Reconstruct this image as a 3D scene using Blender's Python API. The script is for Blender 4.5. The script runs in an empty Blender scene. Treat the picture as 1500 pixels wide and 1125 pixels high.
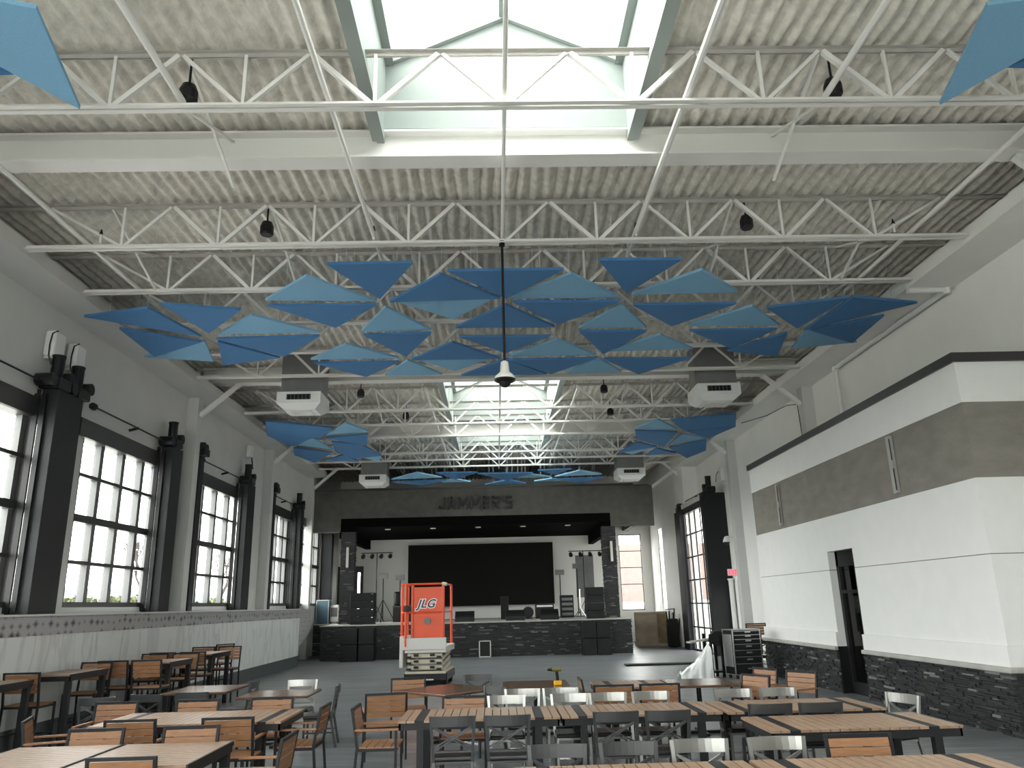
import bpy, math, random
from mathutils import Vector, Matrix, noise
random.seed(7)
S = bpy.context.scene
COL = S.collection

# ------------------------------------------------------------------ camera, world, exposure
F_PX = 1127.944
YAW, PITCH, ROLL = -0.0258098, 0.2784075, -0.0254690
cy, sy, cp, sp = math.cos(YAW), math.sin(YAW), math.cos(PITCH), math.sin(PITCH)
fwd = Vector((-sy * cp, cy * cp, sp)); rt = Vector((cy, sy, 0)); up = rt.cross(fwd)
c_, s_ = math.cos(ROLL), math.sin(ROLL)
r2 = c_ * rt + s_ * up; u2 = -s_ * rt + c_ * up
cam_d = bpy.data.cameras.new('camera'); cam = bpy.data.objects.new('camera', cam_d); COL.objects.link(cam)
cam_d.sensor_fit = 'HORIZONTAL'; cam_d.sensor_width = 36; cam_d.lens = 36 * F_PX / 1500
cam_d.clip_start = 0.05; cam_d.clip_end = 600
M = Matrix((r2, u2, -fwd)).transposed().to_4x4(); M.translation = Vector((0, 0, 2.0)); cam.matrix_world = M
S.camera = cam
S.view_settings.view_transform = 'Standard'; S.view_settings.look = 'None'
S.view_settings.gamma = 1.0; S.view_settings.exposure = 1.98
S.view_settings.use_curve_mapping = False
# overcast sky, brighter towards the hidden sun on the window (left) side
w = bpy.data.worlds.new('overcast_sky'); S.world = w; w.use_nodes = True; wn = w.node_tree
bg = wn.nodes['Background']; bg.inputs[0].default_value = (1.0, 0.985, 0.96, 1)
gc = wn.nodes.new('ShaderNodeTexCoord'); dt = wn.nodes.new('ShaderNodeVectorMath'); dt.operation = 'DOT_PRODUCT'
dt.inputs[1].default_value = Vector((-.88, .05, .47)).normalized()
cl = wn.nodes.new('ShaderNodeMath'); cl.operation = 'MAXIMUM'; cl.inputs[1].default_value = 0
pw = wn.nodes.new('ShaderNodeMath'); pw.operation = 'POWER'; pw.inputs[1].default_value = 2.5
ml = wn.nodes.new('ShaderNodeMath'); ml.operation = 'MULTIPLY_ADD'; ml.inputs[1].default_value = 4.5; ml.inputs[2].default_value = 2.3
wn.links.new(gc.outputs['Generated'], dt.inputs[0]); wn.links.new(dt.outputs['Value'], cl.inputs[0]); wn.links.new(cl.outputs[0], pw.inputs[0])
wn.links.new(pw.outputs[0], ml.inputs[0]); wn.links.new(ml.outputs[0], bg.inputs[1])


def portal(name, loc, size, direction):
    d = bpy.data.lights.new(name, 'AREA'); d.shape = 'RECTANGLE'; d.size, d.size_y = size
    d.cycles.is_portal = True
    o = bpy.data.objects.new(name, d); COL.objects.link(o); o.location = loc
    o.rotation_euler = Vector(direction).to_track_quat('-Z', 'Z' if abs(direction[2]) < .5 else 'Y').to_euler()
    return o


# window openings: (y0, y1) on the left wall, x = -8.3
WL = [(2.0, 6.2), (9.0, 13.75), (15.45, 19.35), (21.2, 25.6), (28.4, 31.8), (33.3, 37.4)]
WZ = (2.15, 5.6)
for a, b in WL:
    portal('daylight_portal', (-8.55, (a + b) / 2, 3.87), (b - a, 3.45), (1, 0, 0))
SKY = [(-4.6, 1.9), (3.0, 9.5), (20.95, 27.45), (28.25, 32.2)]  # first opening is unseen, behind the camera, added to light the near end
SX0, SX1 = -1.47, 1.98
for a, b in SKY:
    portal('daylight_portal', ((SX0 + SX1) / 2, (a + b) / 2, 9.0), (SX1 - SX0, b - a), (0, 0, -1))
portal('daylight_portal', (8.35, 31.65, 2.8), (3.5, 5.6), (-1, 0, 0))
ADDED_RW = [(-7.8, -2.9), (-2.3, 2.5)]               # unseen rear windows behind the camera, added to brighten the near end
for a, b in ADDED_RW: portal('daylight_portal', ((a + b) / 2, -5.4, 3.1), (b - a, 5.6), (0, 1, 0))
portal('daylight_portal', (7.1, 41.7, 3.5), (1.2, 3.9), (0, -1, 0))

# ------------------------------------------------------------------ materials
def mat(name, col, rough=.6, metal=0.0, bump=0, bscale=20, var=0, vscale=3, spec=.5, stretch=None, emit=None):
    m = bpy.data.materials.new(name); m.use_nodes = True; nt = m.node_tree; b = nt.nodes['Principled BSDF']
    b.inputs['Base Color'].default_value = (*col, 1); b.inputs['Roughness'].default_value = rough
    b.inputs['Metallic'].default_value = metal; b.inputs['Specular IOR Level'].default_value = spec
    tc = nt.nodes.new('ShaderNodeTexCoord'); mp = nt.nodes.new('ShaderNodeMapping')
    nt.links.new(tc.outputs['Object'], mp.inputs[0])
    if stretch: mp.inputs['Scale'].default_value = stretch
    if var:
        n = nt.nodes.new('ShaderNodeTexNoise'); n.inputs['Scale'].default_value = vscale; n.inputs['Detail'].default_value = 6
        r = nt.nodes.new('ShaderNodeValToRGB')
        r.color_ramp.elements[0].position = .3; r.color_ramp.elements[1].position = .7
        r.color_ramp.elements[0].color = (*[max(0, c * (1 - var)) for c in col], 1)
        r.color_ramp.elements[1].color = (*[min(1, c * (1 + var)) for c in col], 1)
        nt.links.new(mp.outputs[0], n.inputs['Vector']); nt.links.new(n.outputs[0], r.inputs[0])
        nt.links.new(r.outputs[0], b.inputs['Base Color'])
    if bump:
        n2 = nt.nodes.new('ShaderNodeTexNoise'); n2.inputs['Scale'].default_value = bscale; n2.inputs['Detail'].default_value = 5
        bp = nt.nodes.new('ShaderNodeBump'); bp.inputs['Strength'].default_value = bump; bp.inputs['Distance'].default_value = .02
        nt.links.new(mp.outputs[0], n2.inputs['Vector']); nt.links.new(n2.outputs[0], bp.inputs['Height'])
        nt.links.new(bp.outputs[0], b.inputs['Normal'])
    if emit:
        b.inputs['Emission Color'].default_value = (*emit[0], 1); b.inputs['Emission Strength'].default_value = emit[1]
    return m


def island_mat(name, dark, light, rough=.6, hi=.12, hicol=(.3, .3, .3)):
    m = mat(name, dark, rough, bump=.5, bscale=30); nt = m.node_tree; b = nt.nodes['Principled BSDF']
    g = nt.nodes.new('ShaderNodeNewGeometry'); r = nt.nodes.new('ShaderNodeValToRGB')
    e = r.color_ramp.elements
    e[0].position = 0; e[0].color = (*dark, 1); e[1].position = 1 - hi; e[1].color = (*light, 1)
    x = r.color_ramp.elements.new(1.0); x.color = (*hicol, 1)
    nt.links.new(g.outputs['Random Per Island'], r.inputs[0]); nt.links.new(r.outputs[0], b.inputs['Base Color'])
    return m


def glass_mat(name, tint=(.93, .97, .96), gl=.06):
    m = bpy.data.materials.new(name); m.use_nodes = True; nt = m.node_tree; nt.nodes.clear()
    t = nt.nodes.new('ShaderNodeBsdfTransparent'); t.inputs[0].default_value = (*tint, 1)
    g = nt.nodes.new('ShaderNodeBsdfGlossy'); g.inputs['Roughness'].default_value = .03
    fr = nt.nodes.new('ShaderNodeFresnel'); fr.inputs[0].default_value = 1.45
    ge = nt.nodes.new('ShaderNodeNewGeometry'); ma = nt.nodes.new('ShaderNodeMath'); ma.operation = 'MULTIPLY_ADD'   # same reflection from both sides of the pane
    ma.inputs[1].default_value = 1 / 1.45 - 1.45; ma.inputs[2].default_value = 1.45
    nt.links.new(ge.outputs['Backfacing'], ma.inputs[0]); nt.links.new(ma.outputs[0], fr.inputs[0])
    mx = nt.nodes.new('ShaderNodeMixShader'); o = nt.nodes.new('ShaderNodeOutputMaterial')
    nt.links.new(fr.outputs[0], mx.inputs[0]); nt.links.new(t.outputs[0], mx.inputs[1]); nt.links.new(g.outputs[0], mx.inputs[2])
    nt.links.new(mx.outputs[0], o.inputs[0])
    return m


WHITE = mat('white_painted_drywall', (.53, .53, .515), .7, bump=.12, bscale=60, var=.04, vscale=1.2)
WHITER = mat('lighter_wall_white', (.80, .79, .765), .7, bump=.12, bscale=60, var=.03, vscale=1.2)  # lighter base colour for the right wall and its soffit
BRIGHT = mat('white_stucco', (.70, .70, .685), .75, bump=.25, bscale=70, var=.02)
STUCCO = mat('taupe_rough_stucco', (.22, .205, .18), .9, bump=.9, bscale=25, var=.12, vscale=2, stretch=(1, 1, 2.2))
HEADER = mat('grey_stucco_header', (.085, .082, .073), .9, bump=.8, bscale=18, var=.15, vscale=3)
STEEL = mat('white_painted_steel', (.72, .71, .68), .45, bump=.05, bscale=40)
FOAM = mat('sprayed_foam_insulation', (.72, .685, .615), .95, bump=.9, bscale=14, var=.16, vscale=6)
DARKSTEEL = mat('charcoal_powder_coated_steel', (.015, .0155, .0175), .5, spec=.25)
BLACK = mat('black_metal', (.008, .008, .009), .4, spec=.3)
RUBBER = mat('black_rubber', (.01, .01, .01), .8)
BLACKCLOTH = mat('black_speaker_cloth', (.006, .006, .007), .85, bump=.3, bscale=200)
SILL = mat('dark_bronze_aluminium', (.03, .028, .03), .4)
MULL = mat('grey_aluminium_mullion', (.10, .10, .10), .5)
TILE = mat('grey_patterned_tile', (.16, .16, .165), .35)
PLINTH = mat('dark_grey_base_tile', (.075, .085, .09), .4, var=.15)
MARBLE = mat('white_veined_marble', (.55, .57, .57), .3)
CAPSTONE = mat('grey_limestone_cap', (.36, .355, .33), .7, bump=.2, var=.1)
SLATE = island_mat('black_split_face_slate', (.006, .0065, .0075), (.025, .026, .028), .55, .09, (.2, .2, .19))
WOODC = mat('amber_slat_wood', (.27, .13, .06), .5, var=.18, vscale=4, stretch=(2, 14, 14), bump=.1)
WOODT = mat('brown_slat_wood', (.27, .175, .115), .38, var=.16, vscale=3, stretch=(6, 6, 6), bump=.1)
WALNUT = mat('dark_walnut_tabletop', (.10, .055, .032), .22, var=.3, vscale=4, stretch=(2, 12, 2))
XMETAL = mat('dark_grey_powder_coated_chair_metal', (.03, .031, .033), .42)
XMETAL_LIT = mat('lit_toned_chair_metal', (.28, .28, .265), .28, metal=.75)  # dark chair metal made pale: reflected window light put into the colour
VINYL = mat('black_vinyl', (.012, .012, .013), .3)
BLUE_L = mat('light_blue_felt', (.19, .39, .57), .9, bump=.3, bscale=150, var=.06, vscale=40)
BLUE_D = mat('deep_blue_felt', (.052, .165, .35), .9, bump=.3, bscale=150, var=.06, vscale=40)
ORANGE = mat('orange_painted_steel', (.75, .085, .02), .4, var=.06)
CREAM = mat('cream_painted_steel', (.55, .5, .38), .5, var=.1)
OFFWHITE = mat('offwhite_enamel', (.62, .6, .57), .4)
PLASTIC = mat('white_plastic', (.7, .7, .69), .4)
DUCT = mat('galvanised_duct', (.2, .2, .2), .55, metal=.3, var=.1)
PLAINWALL = mat('stage_back_wall_paint', (.80, .79, .75), .7, bump=.1)
CRATE = mat('kraft_plywood', (.36, .29, .22), .7, var=.12, vscale=3)
CRATEDK = mat('raw_plywood_dark', (.22, .16, .08), .7, var=.25, vscale=3)
YELLOW = mat('yellow_tool_plastic', (.75, .42, .02), .4)
RED = mat('red_plastic', (.6, .03, .03), .45)
REDGLOW = mat('exit_sign_red', (.8, .05, .1), .5, emit=((1, .06, .12), .5))
LEDM = mat('led_wall_black', (.013, .0125, .0115), .8, spec=.1)
SCREENB = mat('stage_black_ceiling', (.003, .003, .003), .95, spec=.05)
CASEBLUE = mat('teal_flight_case', (.05, .10, .13), .4)
ALU = mat('bare_aluminium', (.6, .6, .6), .3, metal=.9)
CHROME = mat('chrome', (.75, .75, .75), .12, metal=1)
LAMPW = mat('spotlight_lens', (.8, .8, .75), .3)
BLOB = mat('black_foam_patch', (.008, .008, .009), .8)
SHEET = mat('crumpled_white_plastic_sheet', (.78, .8, .8), .35, bump=.4, bscale=9)
BRICK = mat('pinkish_brick', (.15, .105, .095), .9, var=.1)
GRASS = mat('dry_grass', (.13, .13, .07), 1, var=.4, vscale=2)
HEDGE = mat('olive_shrub_leaves', (.075, .085, .035), 1, bump=1, bscale=6, var=.5, vscale=5)
HILL = mat('hazy_blue_hill', (.06, .085, .085), 1, var=.1)
SNOW = mat('pale_gravel', (.55, .55, .53), 1)
BARK = mat('bare_branches', (.05, .04, .038), 1)
GLASS = glass_mat('clear_window_glass')
GLASSG = glass_mat('greenish_skylight_glass', (.93, .985, .955))
DOORGL = glass_mat('dark_door_glass', (.3, .31, .3))
CHORD = mat('overspray_grey_steel', (.42, .40, .37), .8, bump=.3, bscale=30, var=.1)
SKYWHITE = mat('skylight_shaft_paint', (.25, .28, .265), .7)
INNER = mat('shade_toned_kitchen_wall', (.10, .10, .095), .8)  # shade of the room behind the door put into a dark wall colour

# floor: dark grey wood-look planks running across the room
FLOOR = mat('grey_wood_look_floor', (.09, .1, .105), .33); nt = FLOOR.node_tree; b = nt.nodes['Principled BSDF']
tc = nt.nodes.new('ShaderNodeTexCoord')
bk = nt.nodes.new('ShaderNodeTexBrick'); bk.inputs['Scale'].default_value = 1; bk.inputs['Brick Width'].default_value = 1.4
bk.inputs['Row Height'].default_value = .2; bk.inputs['Mortar Size'].default_value = .004
bk.inputs['Color1'].default_value = (.125, .138, .145, 1); bk.inputs['Color2'].default_value = (.19, .205, .21, 1)
bk.inputs['Mortar'].default_value = (.03, .033, .035, 1); bk.offset = .37
nt.links.new(tc.outputs['Object'], bk.inputs['Vector'])
mp = nt.nodes.new('ShaderNodeMapping'); mp.inputs['Scale'].default_value = (.6, 9, 1); nt.links.new(tc.outputs['Object'], mp.inputs[0])
nn = nt.nodes.new('ShaderNodeTexNoise'); nn.inputs['Scale'].default_value = 2; nn.inputs['Detail'].default_value = 8
nt.links.new(mp.outputs[0], nn.inputs['Vector'])
mx = nt.nodes.new('ShaderNodeMix'); mx.data_type = 'RGBA'; mx.blend_type = 'MULTIPLY'; mx.inputs[0].default_value = .8
rr = nt.nodes.new('ShaderNodeValToRGB'); rr.color_ramp.elements[0].color = (.55, .55, .55, 1); rr.color_ramp.elements[1].color = (1.3, 1.3, 1.3, 1)
rr.color_ramp.elements[0].position = .35; rr.color_ramp.elements[1].position = .65
nt.links.new(nn.outputs[0], rr.inputs[0]); nt.links.new(bk.outputs[0], mx.inputs[6]); nt.links.new(rr.outputs[0], mx.inputs[7])
nt.links.new(mx.outputs[2], b.inputs['Base Color'])

# marble veins
nt = MARBLE.node_tree; b = nt.nodes['Principled BSDF']; tc = nt.nodes.new('ShaderNodeTexCoord')
mp = nt.nodes.new('ShaderNodeMapping'); mp.inputs['Rotation'].default_value = (math.radians(25), 0, 0); mp.inputs['Scale'].default_value = (1, 1, .25)
n1 = nt.nodes.new('ShaderNodeTexNoise'); n1.inputs['Scale'].default_value = 2.2; n1.inputs['Detail'].default_value = 10; n1.inputs['Distortion'].default_value = .8
rr = nt.nodes.new('ShaderNodeValToRGB'); e = rr.color_ramp.elements
e[0].position = .44; e[0].color = (.70, .72, .71, 1); e[1].position = .56; e[1].color = (.70, .72, .71, 1)
x = e.new(.5); x.color = (.56, .58, .58, 1)
nt.links.new(tc.outputs['Object'], mp.inputs[0]); nt.links.new(mp.outputs[0], n1.inputs['Vector']); nt.links.new(n1.outputs[0], rr.inputs[0]); nt.links.new(rr.outputs[0], b.inputs['Base Color'])

# cube-pattern tile: two crossed waves over the wall plane
nt = TILE.node_tree; b = nt.nodes['Principled BSDF']; tc = nt.nodes.new('ShaderNodeTexCoord')
mp = nt.nodes.new('ShaderNodeMapping'); nt.links.new(tc.outputs['Object'], mp.inputs[0]); mp.inputs['Scale'].default_value = (1, 1, 1.3)
vo = nt.nodes.new('ShaderNodeTexVoronoi'); vo.inputs['Scale'].default_value = 4.6; vo.inputs['Randomness'].default_value = .35; vo.distance = 'MANHATTAN'
rr = nt.nodes.new('ShaderNodeValToRGB'); e = rr.color_ramp.elements
e[0].position = .15; e[0].color = (.02, .02, .022, 1); e[1].position = .6; e[1].color = (.36, .36, .37, 1)
nt.links.new(mp.outputs[0], vo.inputs['Vector']); nt.links.new(vo.outputs[0], rr.inputs[0]); nt.links.new(rr.outputs[0], b.inputs['Base Color'])


# ------------------------------------------------------------------ mesh helpers
class MB:
    def __init__(s): s.v = []; s.f = []
    def quad_prism(s, pts8):
        n = len(s.v); s.v += [tuple(p) for p in pts8]
        for q in ((0, 3, 2, 1), (4, 5, 6, 7), (0, 1, 5, 4), (1, 2, 6, 5), (2, 3, 7, 6), (3, 0, 4, 7)): s.f.append(tuple(n + i for i in q))
        return s
    def box(s, x0, x1, y0, y1, z0, z1):
        return s.quad_prism([(x0, y0, z0), (x1, y0, z0), (x1, y1, z0), (x0, y1, z0), (x0, y0, z1), (x1, y0, z1), (x1, y1, z1), (x0, y1, z1)])
    def bar(s, a, b, w, h=None, upv=(0, 0, 1)):
        a, b = Vector(a), Vector(b); d = (b - a).normalized(); h = h or w
        u = Vector(upv)
        if abs(d.dot(u)) > .98: u = Vector((0, 1, 0))
        sd = d.cross(u).normalized(); u = sd.cross(d).normalized()
        P = []
        for p in (a, b):
            P += [p - sd * w / 2 - u * h / 2, p + sd * w / 2 - u * h / 2, p + sd * w / 2 + u * h / 2, p - sd * w / 2 + u * h / 2]
        return s.quad_prism(P)
    def cyl(s, a, b, r, r1=None, n=10):
        a, b = Vector(a), Vector(b); r1 = r if r1 is None else r1; d = (b - a).normalized()
        u = Vector((0, 0, 1)) if abs(d.z) < .9 else Vector((1, 0, 0)); sd = d.cross(u).normalized(); u = sd.cross(d)
        k = len(s.v)
        for p, rr_ in ((a, r), (b, r1)):
            for i in range(n):
                t = 2 * math.pi * i / n; s.v.append(tuple(p + (sd * math.cos(t) + u * math.sin(t)) * rr_))
        for i in range(n):
            j = (i + 1) % n; s.f.append((k + i, k + j, k + n + j, k + n + i))
        s.f.append(tuple(k + i for i in reversed(range(n)))); s.f.append(tuple(k + n + i for i in range(n)))
        return s
    def tube(s, pts, r, n=6):
        for a, b in zip(pts, pts[1:]): s.cyl(a, b, r, n=n)
        return s
    def lathe(s, prof, c=(0, 0, 0), n=20):
        k = len(s.v)
        for r, z in prof:
            for i in range(n):
                t = 2 * math.pi * i / n; s.v.append((c[0] + r * math.cos(t), c[1] + r * math.sin(t), c[2] + z))
        for m_ in range(len(prof) - 1):
            for i in range(n):
                j = (i + 1) % n; s.f.append((k + m_ * n + i, k + m_ * n + j, k + (m_ + 1) * n + j, k + (m_ + 1) * n + i))
        return s
    def build(s, name, m, parent=None, bevel=0, smooth=False):
        me = bpy.data.meshes.new(name); me.from_pydata(s.v, [], s.f); me.update(); me.materials.append(m)
        if smooth: me.polygons.foreach_set('use_smooth', [True] * len(me.polygons))
        o = bpy.data.objects.new(name, me); COL.objects.link(o)
        if parent: o.parent = parent
        if bevel:
            bm_ = o.modifiers.new('bevel', 'BEVEL'); bm_.width = bevel; bm_.segments = 2; bm_.limit_method = 'ANGLE'
        return o


def tag(o, label=None, cat=None, group=None, kind=None):
    if label: o['label'] = label
    if cat: o['category'] = cat
    if group: o['group'] = group
    if kind: o['kind'] = kind
    return o


def empty(name, loc=(0, 0, 0), rz=0, label=None, cat=None, group=None, kind=None, parent=None):
    o = bpy.data.objects.new(name, None); COL.objects.link(o); o.location = loc; o.rotation_euler = (0, 0, rz); o.empty_display_size = .1
    if parent: o.parent = parent
    return tag(o, label, cat, group, kind)


def copy_tree(o, parent=None):
    c = o.copy(); COL.objects.link(c); c.parent = parent
    for ch in list(o.children): copy_tree(ch, c)
    return c


def place(proto, x, y, z=0, rz=0, label=None, group=None):
    o = proto if not proto.get('used') else copy_tree(proto)
    proto['used'] = 1
    if 'used' in o and o is not proto: del o['used']
    o.location = (x, y, z); o.rotation_euler = (0, 0, rz)
    if label: o['label'] = label
    if group: o['group'] = group
    return o


def struct(name, mb, m, parent=None, **k):
    o = mb.build(name, m, parent, **k)
    if not parent: o['kind'] = 'structure'
    return o


R = math.radians
ORD = ['first', 'second', 'third', 'fourth', 'fifth', 'sixth', 'seventh', 'eighth', 'ninth', 'tenth', 'eleventh', 'twelfth', 'thirteenth', 'fourteenth', 'fifteenth', 'sixteenth']


def text_mesh(name, body, size, extrude, offset, m, loc, rot, parent=None, shear=0, space=1.0):
    td = bpy.data.curves.new(name, 'FONT'); td.body = body; td.size = size; td.extrude = extrude; td.offset = offset; td.shear = shear; td.space_character = space
    t = bpy.data.objects.new(name + '_src', td); COL.objects.link(t)
    me = bpy.data.meshes.new_from_object(t.evaluated_get(bpy.context.evaluated_depsgraph_get())); me.name = name
    bpy.data.objects.remove(t); me.materials.clear(); me.materials.append(m)
    o = bpy.data.objects.new(name, me); COL.objects.link(o); o.location = loc; o.rotation_euler = rot
    if parent: o.parent = parent
    return o

# outlines of the hung blue panels in plan, metres (L light, D deep blue)
PAN_NEAR = [
  ('D', [(-7.67, 13.73), (-6.33, 13.37), (-5.89, 14.84)]),
  ('D', [(-6.02, 13.19), (-4.67, 13.51), (-5.66, 14.65)]),
  ('D', [(-7.35, 14.45), (-6.04, 15.25), (-7.34, 16.08)]),
  ('L', [(-7.72, 16.4), (-5.99, 15.29), (-6.35, 16.83)]),
  ('L', [(-5.61, 15.02), (-4.59, 13.87), (-3.54, 15.0)]),
  ('D', [(-5.68, 15.1), (-3.55, 15.04), (-4.58, 16.23)]),
  ('D', [(-5.72, 15.31), (-4.72, 16.37), (-6.11, 16.79)]),
  ('L', [(-4.14, 13.23), (-3.13, 12.11), (-2.13, 13.38)]),
  ('D', [(-4.13, 13.33), (-2.13, 13.38), (-3.1, 14.46)]),
  ('D', [(-2.67, 11.59), (-1.27, 11.58), (-2.01, 12.99)]),
  ('D', [(-1.86, 13.19), (-0.86, 12.08), (0.17, 13.11)]),
  ('L', [(-1.87, 13.23), (0.1, 13.17), (-0.75, 14.41)]),
  ('D', [(-0.73, 11.92), (1.23, 11.93), (0.27, 13.08)]),
  ('D', [(-0.73, 14.61), (0.27, 13.51), (1.27, 14.66)]),
  ('L', [(0.37, 13.32), (1.38, 12.16), (2.41, 13.4)]),
  ('D', [(0.4, 13.35), (2.41, 13.4), (1.32, 14.47)]),
  ('L', [(-2.69, 15.0), (-1.99, 13.56), (-1.25, 14.98)]),
  ('D', [(-2.64, 15.04), (-1.25, 14.98), (-1.92, 16.38)]),
  ('D', [(1.78, 11.58), (3.16, 11.6), (2.45, 12.91)]),
  ('L', [(2.6, 13.24), (3.62, 12.1), (4.58, 13.19)]),
  ('D', [(2.68, 13.58), (4.67, 13.6), (3.66, 14.69)]),
  ('L', [(1.8, 15.01), (2.48, 13.61), (3.22, 15.04)]),
  ('D', [(1.82, 15.05), (3.23, 15.08), (2.5, 16.43)]),
  ('L', [(4.07, 14.95), (5.05, 13.82), (6.03, 15.05)]),
  ('D', [(4.13, 15.08), (5.97, 15.09), (5.32, 16.2)]),
  ('D', [(5.31, 16.44), (6.29, 15.35), (6.6, 16.85)]),
  ('D', [(5.32, 13.83), (6.74, 13.41), (6.34, 14.94)]),
  ('D', [(6.53, 15.07), (6.83, 13.38), (8.22, 13.71)]),
  ('D', [(6.71, 15.16), (7.92, 14.42), (7.95, 15.96)]),
  ('L', [(6.86, 16.62), (6.66, 15.2), (8.18, 16.21)]),
  ('L', [(-4.14, 16.8), (-3.12, 15.66), (-2.13, 16.82)]),
  ('D', [(-4.08, 16.86), (-2.15, 16.87), (-3.05, 17.9)]),
  ('D', [(-1.83, 16.68), (-0.84, 15.6), (0.18, 16.69)]),
  ('L', [(-1.84, 16.73), (0.18, 16.69), (-0.91, 17.91)]),
  ('L', [(-2.65, 18.21), (-1.94, 16.83), (-1.24, 18.18)]),
  ('D', [(-0.69, 15.22), (1.24, 15.27), (0.3, 16.26)]),
  ('D', [(-0.76, 17.98), (0.32, 16.85), (1.32, 17.99)]),
  ('L', [(0.36, 16.81), (1.39, 15.58), (2.38, 16.82)]),
  ('D', [(0.37, 16.86), (2.39, 16.87), (1.42, 17.94)]),
  ('L', [(2.57, 16.58), (3.58, 15.39), (4.55, 16.49)]),
  ('D', [(2.57, 16.93), (4.61, 16.99), (3.58, 18.08)]),
  ('L', [(1.8, 18.26), (2.42, 16.87), (3.2, 18.23)]),
  ('L', [(-4.2, 6.03), (-4.57, 7.54), (-5.86, 5.47)]),
  ('D', [(-4.95, 7.01), (-6.09, 6.43), (-6.61, 7.1)]),
  ('L', [(4.85, 6.06), (5.25, 7.61), (6.33, 5.74)]),
  ('D', [(5.64, 7.03), (6.47, 6.47), (6.98, 7.11)]),
]
PAN_MID = [
  ('D', [(-6.8, 22.53), (-4.98, 23.43), (-5.65, 24.77), (-7.24, 24.21)]),
  ('D', [(-7.28, 24.41), (-5.89, 24.64), (-6.68, 25.88), (-6.99, 25.85)]),
  ('L', [(-5.5, 24.89), (-4.48, 22.91), (-4.06, 24.4)]),
  ('D', [(-5.52, 25.0), (-4.07, 24.5), (-4.38, 26.11)]),
  ('L', [(-6.9, 26.21), (-5.96, 24.95), (-5.77, 27.31)]),
  ('D', [(-6.99, 26.56), (-5.84, 27.43), (-6.8, 29.09), (-7.24, 27.67)]),
  ('D', [(-5.48, 25.66), (-4.56, 26.21), (-4.14, 28.01), (-5.19, 28.43), (-5.67, 27.07)]),
  ('L', [(-5.39, 27.87), (-4.17, 28.27), (-4.5, 29.95)]),
  ('D', [(-6.34, 28.86), (-5.48, 27.86), (-5.16, 29.14)]),
  ('L', [(4.64, 24.68), (5.13, 23.27), (6.12, 25.02)]),
  ('D', [(4.66, 24.79), (6.15, 25.13), (6.14, 27.3), (4.92, 26.0)]),
  ('D', [(5.52, 23.3), (7.41, 22.74), (7.85, 24.26), (6.28, 24.73)]),
  ('D', [(6.42, 24.95), (7.91, 24.47), (7.44, 26.01)]),
  ('L', [(6.42, 27.7), (6.41, 25.48), (7.51, 26.48)]),
  ('D', [(6.45, 27.83), (7.55, 26.71), (7.96, 28.38), (7.56, 29.71)]),
  ('D', [(4.7, 28.43), (5.04, 26.7), (5.94, 27.52)]),
  ('L', [(4.69, 28.56), (5.96, 27.65), (5.36, 29.47)]),
  ('D', [(6.01, 27.91), (6.92, 28.8), (5.83, 29.09)]),
]
PAN_FAR = [
  ('L', [(-4.22, 31.77), (-2.99, 29.87), (-2.14, 31.52)]),
  ('D', [(-4.21, 31.96), (-1.96, 31.72), (-3.05, 32.88)]),
  ('D', [(-2.25, 29.96), (-0.65, 30.01), (-1.58, 31.41)]),
  ('L', [(-2.23, 32.81), (-1.7, 31.58), (-1.01, 32.79)]),
  ('D', [(-0.66, 30.34), (1.51, 30.45), (0.49, 31.88)]),
  ('L', [(0.35, 32.04), (1.19, 30.58), (2.32, 31.95)]),
  ('D', [(-0.43, 33.07), (0.58, 32.07), (1.33, 32.93)]),
  ('L', [(2.49, 31.97), (3.34, 30.19), (4.38, 31.51)]),
  ('D', [(2.51, 32.15), (4.57, 31.89), (3.69, 33.07)]),
  ('D', [(1.67, 29.82), (2.97, 29.67), (2.4, 30.73)]),
  ('L', [(1.68, 32.98), (2.39, 32.14), (2.98, 32.97)]),
]

# ================================================================== THE ROOM
XL, XR, YB, YR = -8.3, 8.85, 41.5, -5.0
ZD = 8.55                                                   # underside of the roof deck
struct('floor', MB().box(XL - .3, XR + .3, YR, YB + .3, -.2, 0), FLOOR)

# left wall with its window openings
m = MB(); y = YR
for a, b in WL:
    m.box(XL - .3, XL, y, a, 0, 8.7); m.box(XL - .3, XL, a, b, 0, WZ[0]); m.box(XL - .3, XL, a, b, WZ[1], 8.7); y = b
m.box(XL - .3, XL, y, YB + .3, 0, 8.7)
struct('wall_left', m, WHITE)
# right wall: opening for the tall window, the exit door and the slit window
m = MB()
m.box(XR, XR + .3, YR, 28.05, 0, 8.7).box(XR, XR + .3, 28.05, 29.0, 2.65, 8.7).box(XR, XR + .3, 29.0, 29.9, 0, 8.7).box(XR, XR + .3, 29.9, YB + .3, 5.96, 8.7)
XS = 8.2                                                    # beyond the tall window the wall stands further in
for a, b, z0, z1 in ((34.42, 38.45, 0, 8.5), (38.45, 39.55, 0, 1.55), (38.45, 39.55, 5.45, 8.5), (39.55, YB + .3, 0, 8.5)): m.box(XS, XS + .1, a, b, z0, z1)
m.box(XS, XR + .3, 33.4, 34.42, 5.72, 8.5)
struct('wall_right', m, WHITER)
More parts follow.
